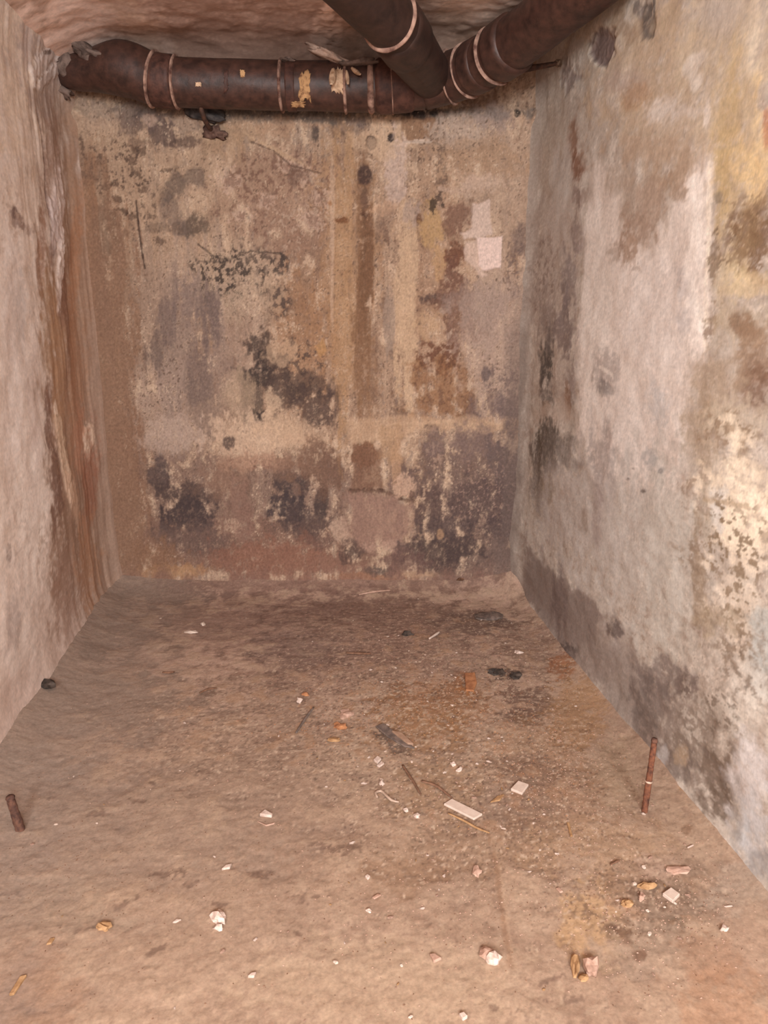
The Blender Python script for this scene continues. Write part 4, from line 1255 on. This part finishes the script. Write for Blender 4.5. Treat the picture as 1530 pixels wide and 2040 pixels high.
slab('wood_chip', [(1129, 1640), (1134, 1640), (1141, 1667), (1136, 1668)], .004, M_tan, 'thin pale stick left of the tall rusty rod', 'wood chip')
slab('plaster_chip', [(1368, 1691), (1380, 1685), (1382, 1687), (1371, 1692)], .004, M_white, 'bright white sliver between the tall rod and the diamond tile', 'chip')
slab('plaster_chip', [(1442, 1806), (1455, 1804), (1460, 1806), (1446, 1808)], .003, M_white, 'thin white sliver right of the diamond tile', 'chip')
lumpy('plaster_chip', 1442, 1853, 8, 5, .006, M_white, 'small white crumb below the thin sliver by the right wall', 'chip', 52)
lumpy('plaster_chip', 1278, 1790, 7, 6, .007, M_pink, 'pink crumb left of the diamond tile, near one of tan', 'chip', 53)
lumpy('wood_chip', 1252, 1805, 14, 6, .007, M_tan, 'tan crumb left of the diamond tile', 'wood chip', 54)
lumpy('wood_chip', 1290, 1768, 18, 6, .008, M_tan, 'tan lump behind the pink crumb near the diamond tile', 'wood chip', 55)
lumpy('plaster_chip', 1350, 1736, 24, 8, .006, M_pink, 'flat pinkish rubble patch behind the diamond tile', 'chip', 56, rough=.5)
slab('plaster_chip', [(1107, 1771), (1114, 1770), (1122, 1778), (1116, 1780)], .004, M_pink, 'small oblong pink chip on the right, level with the scratch', 'chip')
slab('plaster_chip', [(914, 2025), (924, 2022), (932, 2030), (922, 2036)], .007, M_white, 'white square chip at the bottom edge of the floor', 'chip')
slab('plaster_chip', [(812, 2029), (818, 2024), (824, 2026), (818, 2031)], .004, M_white, 'small white chip at the bottom edge, left of the square one', 'chip')
slab('plaster_chip', [(727, 1750), (732, 1746), (738, 1750), (733, 1755)], .006, M_white, 'small white chip in the middle of the near floor', 'chip')
slab('plaster_chip', [(741, 1790), (752, 1783), (760, 1785), (746, 1793)], .004, M_pink, 'pink sliver just below the small chip mid near floor', 'chip')
lumpy('plaster_chip', 735, 1815, 6, 3, .005, M_white, 'white crumb below the pink sliver', 'chip', 57)
lumpy('plaster_chip', 950, 1735, 9, 10, .004, M_pink, 'faint pink flake beside the scratch in the floor', 'chip', 58)
lumpy('plaster_chip', 761, 1562, 5, 4, .006, M_white, 'white crumb behind the bent plastic strip', 'chip', 59)
lumpy('plaster_chip', 915, 1536, 6, 3, .006, M_white, 'white crumb behind the long tile strip', 'chip', 60)
lumpy('plaster_chip', 903, 1526, 6, 3, .006, M_white, 'white crumb furthest behind the long tile strip', 'chip', 61)
lumpy('plaster_chip', 809, 1615, 5, 3, .005, M_white, 'upper crumb of two left of the long tile strip', 'chip', 62)
lumpy('plaster_chip', 830, 1628, 6, 4, .006, M_white, 'lower crumb of two left of the long tile strip', 'chip', 63)
lumpy('plaster_chip', 1033, 1301, 8, 3, .006, M_white, 'pale crumb in front of the far grey clod', 'chip', 64)
twig('plastic_strip', [(752, 1592), (748, 1584), (758, 1578), (768, 1586), (780, 1597), (795, 1601)], .0035, M_film, 'bent pale plastic strip on the floor left of the tiles', 'strip')
twig('twig', [(802, 1527), (815, 1548), (826, 1565), (838, 1586)], .0035, M_brown, 'thin red brown twig pointing at the long tile strip', 'twig')
twig('twig', [(840, 1560), (870, 1570), (900, 1592)], .004, M_brown, 'brown twig lying just behind the long tile strip', 'twig')
twig('twig', [(893, 1622), (925, 1636), (950, 1652), (975, 1664)], .003, M_tan, 'tan straw running along the front of the long tile strip', 'straw')
twig('twig', [(715, 1190), (745, 1187), (778, 1185)], .005, M_pink, 'pale straight stick near the foot of the back wall', 'stick')
twig('twig', [(855, 1276), (870, 1266), (876, 1261)], .005, M_tile, 'short pale stick right of the small black pebble', 'stick')
twig('twig', [(590, 1462), (610, 1430), (625, 1412)], .004, M_grey, 'dark thin stick beside the further orange crumb', 'stick')
twig('twig', [(398, 1383), (415, 1376), (432, 1374)], .004, M_brown, 'dark brown stick on the left of the middle floor', 'stick')
twig('twig', [(324, 1342), (338, 1343), (348, 1341)], .004, M_brown, 'short dark stick on the left, behind the brown one', 'stick')
twig('twig', [(1216, 1725), (1228, 1720), (1234, 1718)], .003, M_brown, 'tiny dark twig on the right, in front of the tall rod', 'twig')
twig('twig', [(690, 1303), (715, 1304), (738, 1306)], .005, M_brown, 'dark stick behind the orange crumbs, in the middle of the floor', 'stick')

# crumbs too small to tell apart: copies of a few prototypes
rnd = random.Random(99)
prot = []
for i in range(6):
    bm = blob_mesh((0, 0, 0), [np.array([1.0, 0, 0]), np.array([0, rnd.uniform(.5, .9), 0]), Z1 * .5], 200 + i, .45, 2)
    me = bpy.data.meshes.new('rubble_crumb'); bm.to_mesh(me); bm.free()
    me.materials.append([M_white, M_pink, M_white, M_pink, M_tile, M_tan][i]); prot.append(me)
zones = [(880, 1470, 230, 150, 70), (900, 1290, 260, 90, 45), (520, 1440, 300, 130, 24), (1060, 1640, 190, 120, 30), (700, 1850, 420, 160, 24), (1300, 1830, 190, 130, 22), (300, 1650, 260, 120, 8)]
for (zx, zy, sx, sy, n) in zones:
    for k in range(n):
        px = zx + max(-1.6, min(1.6, rnd.gauss(0, .6))) * sx; py = zy + max(-1.6, min(1.6, rnd.gauss(0, .6))) * sy
        if py < 1180 or py > 2060: continue
        P = at_height(px, py, 0)
        if not (XL + .12 < P[0] < XR - .07) or P[1] > back_y(P[0]) - .08: continue
        s = rnd.choice([.0022, .0026, .003, .0036, .0046])
        me = prot[rnd.randrange(6)]
        o = bpy.data.objects.new('rubble_crumb', me); COL.objects.link(o)
        o.scale = (s * rnd.uniform(.9, 1.5), s, s); o.rotation_euler = (0, 0, rnd.uniform(0, 6.28))
        o.location = (P[0], P[1], ground(P) + s * .3)
        tag(o, 'tiny pale rubble crumb scattered on the dirt floor', 'crumb', 'tiny crumbs scattered over the floor')

# fine grit nobody could count
def grit(name, n, cols, zones, smin, smax, mat, label, seed):
    rs = random.Random(seed)
    V, Fc = [], []
    oct_ = [(1, 0, 0), (0, 1, 0), (-1, 0, 0), (0, -1, 0), (0, 0, .7), (0, 0, -.4)]
    of = [(0, 1, 4), (1, 2, 4), (2, 3, 4), (3, 0, 4), (1, 0, 5), (2, 1, 5), (3, 2, 5), (0, 3, 5)]
    for k in range(n):
        zx, zy, sx, sy = rs.choice(zones)
        px = zx + rs.gauss(0, .7) * sx; py = zy + rs.gauss(0, .7) * sy
        if py < 1175 or py > 2060: continue
        P = at_height(px, py, 0)
        if not (XL + .1 < P[0] < XR - .04) or P[1] > back_y(P[0]) - .04: continue
        s = rs.uniform(smin, smax); a = rs.uniform(0, 6.28); z = ground(P)
        i0 = len(V)
        for (x, y, zz) in oct_:
            x2 = (x * math.cos(a) - y * math.sin(a) * .6) * s * rs.uniform(.7, 1.3); y2 = (x * math.sin(a) + y * math.cos(a) * .6) * s
            V.append((P[0] + x2, P[1] + y2, z + zz * s))
        Fc += [tuple(i0 + q for q in f) for f in of]
    me = bpy.data.meshes.new(name); me.from_pydata(V, [], Fc); me.materials.append(mat)
    o = bpy.data.objects.new(name, me); COL.objects.link(o)
    tag(o, label, 'grit', kind='stuff')
zn = [(880, 1430, 250, 150), (900, 1300, 220, 100), (1020, 1560, 160, 140), (600, 1400, 350, 160), (900, 1750, 350, 180), (1300, 1800, 160, 120), (1150, 1500, 90, 160)]
grit('pale_grit', 4200, None, zn, .0010, .0027, M_pink, 'fine pale grit strewn over the dirt floor', 5)
grit('dark_grit', 3000, None, zn + [(250, 1400, 250, 150), (200, 1700, 200, 200)], .0010, .0026, M_brown, 'fine dark brown grit strewn over the dirt floor', 6)
grit('rust_grit', 1100, None, [(880, 1400, 140, 70), (1080, 1450, 120, 100), (700, 1430, 140, 60)], .0012, .0028, M_orange, 'fine orange brick grit around the rusty patch', 8)

# ================================================================== LIGHT
w = bpy.data.worlds.new('world'); SC.world = w; w.use_nodes = True
bg = w.node_tree.nodes['Background']
bg.inputs['Color'].default_value = (.88, .97, 1.0, 1); bg.inputs['Strength'].default_value = 1.3
def area(name, loc, target, size, power, color):
    l = bpy.data.lights.new(name, 'AREA'); l.energy = power; l.color = color; l.shape = 'DISK'; l.size = size
    o = bpy.data.objects.new(name, l); COL.objects.link(o)
    o.location = loc
    o.rotation_euler = (Vector(target) - Vector(loc)).to_track_quat('-Z', 'Y').to_euler()
    return o
area('entrance_lamp', (.65, -2.2, 2.12), (.05, 2.6, .9), .9, 145, (.92, .98, 1.0))
area('fill_lamp', (-.68, -1.9, 1.75), (.6, 2.4, 1.1), .9, 142, (.90, .97, 1.0))  # unseen fill light, added to brighten the right wall

SC.view_settings.view_transform = 'Standard'
SC.view_settings.look = 'None'
SC.view_settings.exposure = 0.08
SC.view_settings.gamma = 1.0
SC.view_settings.use_curve_mapping = False
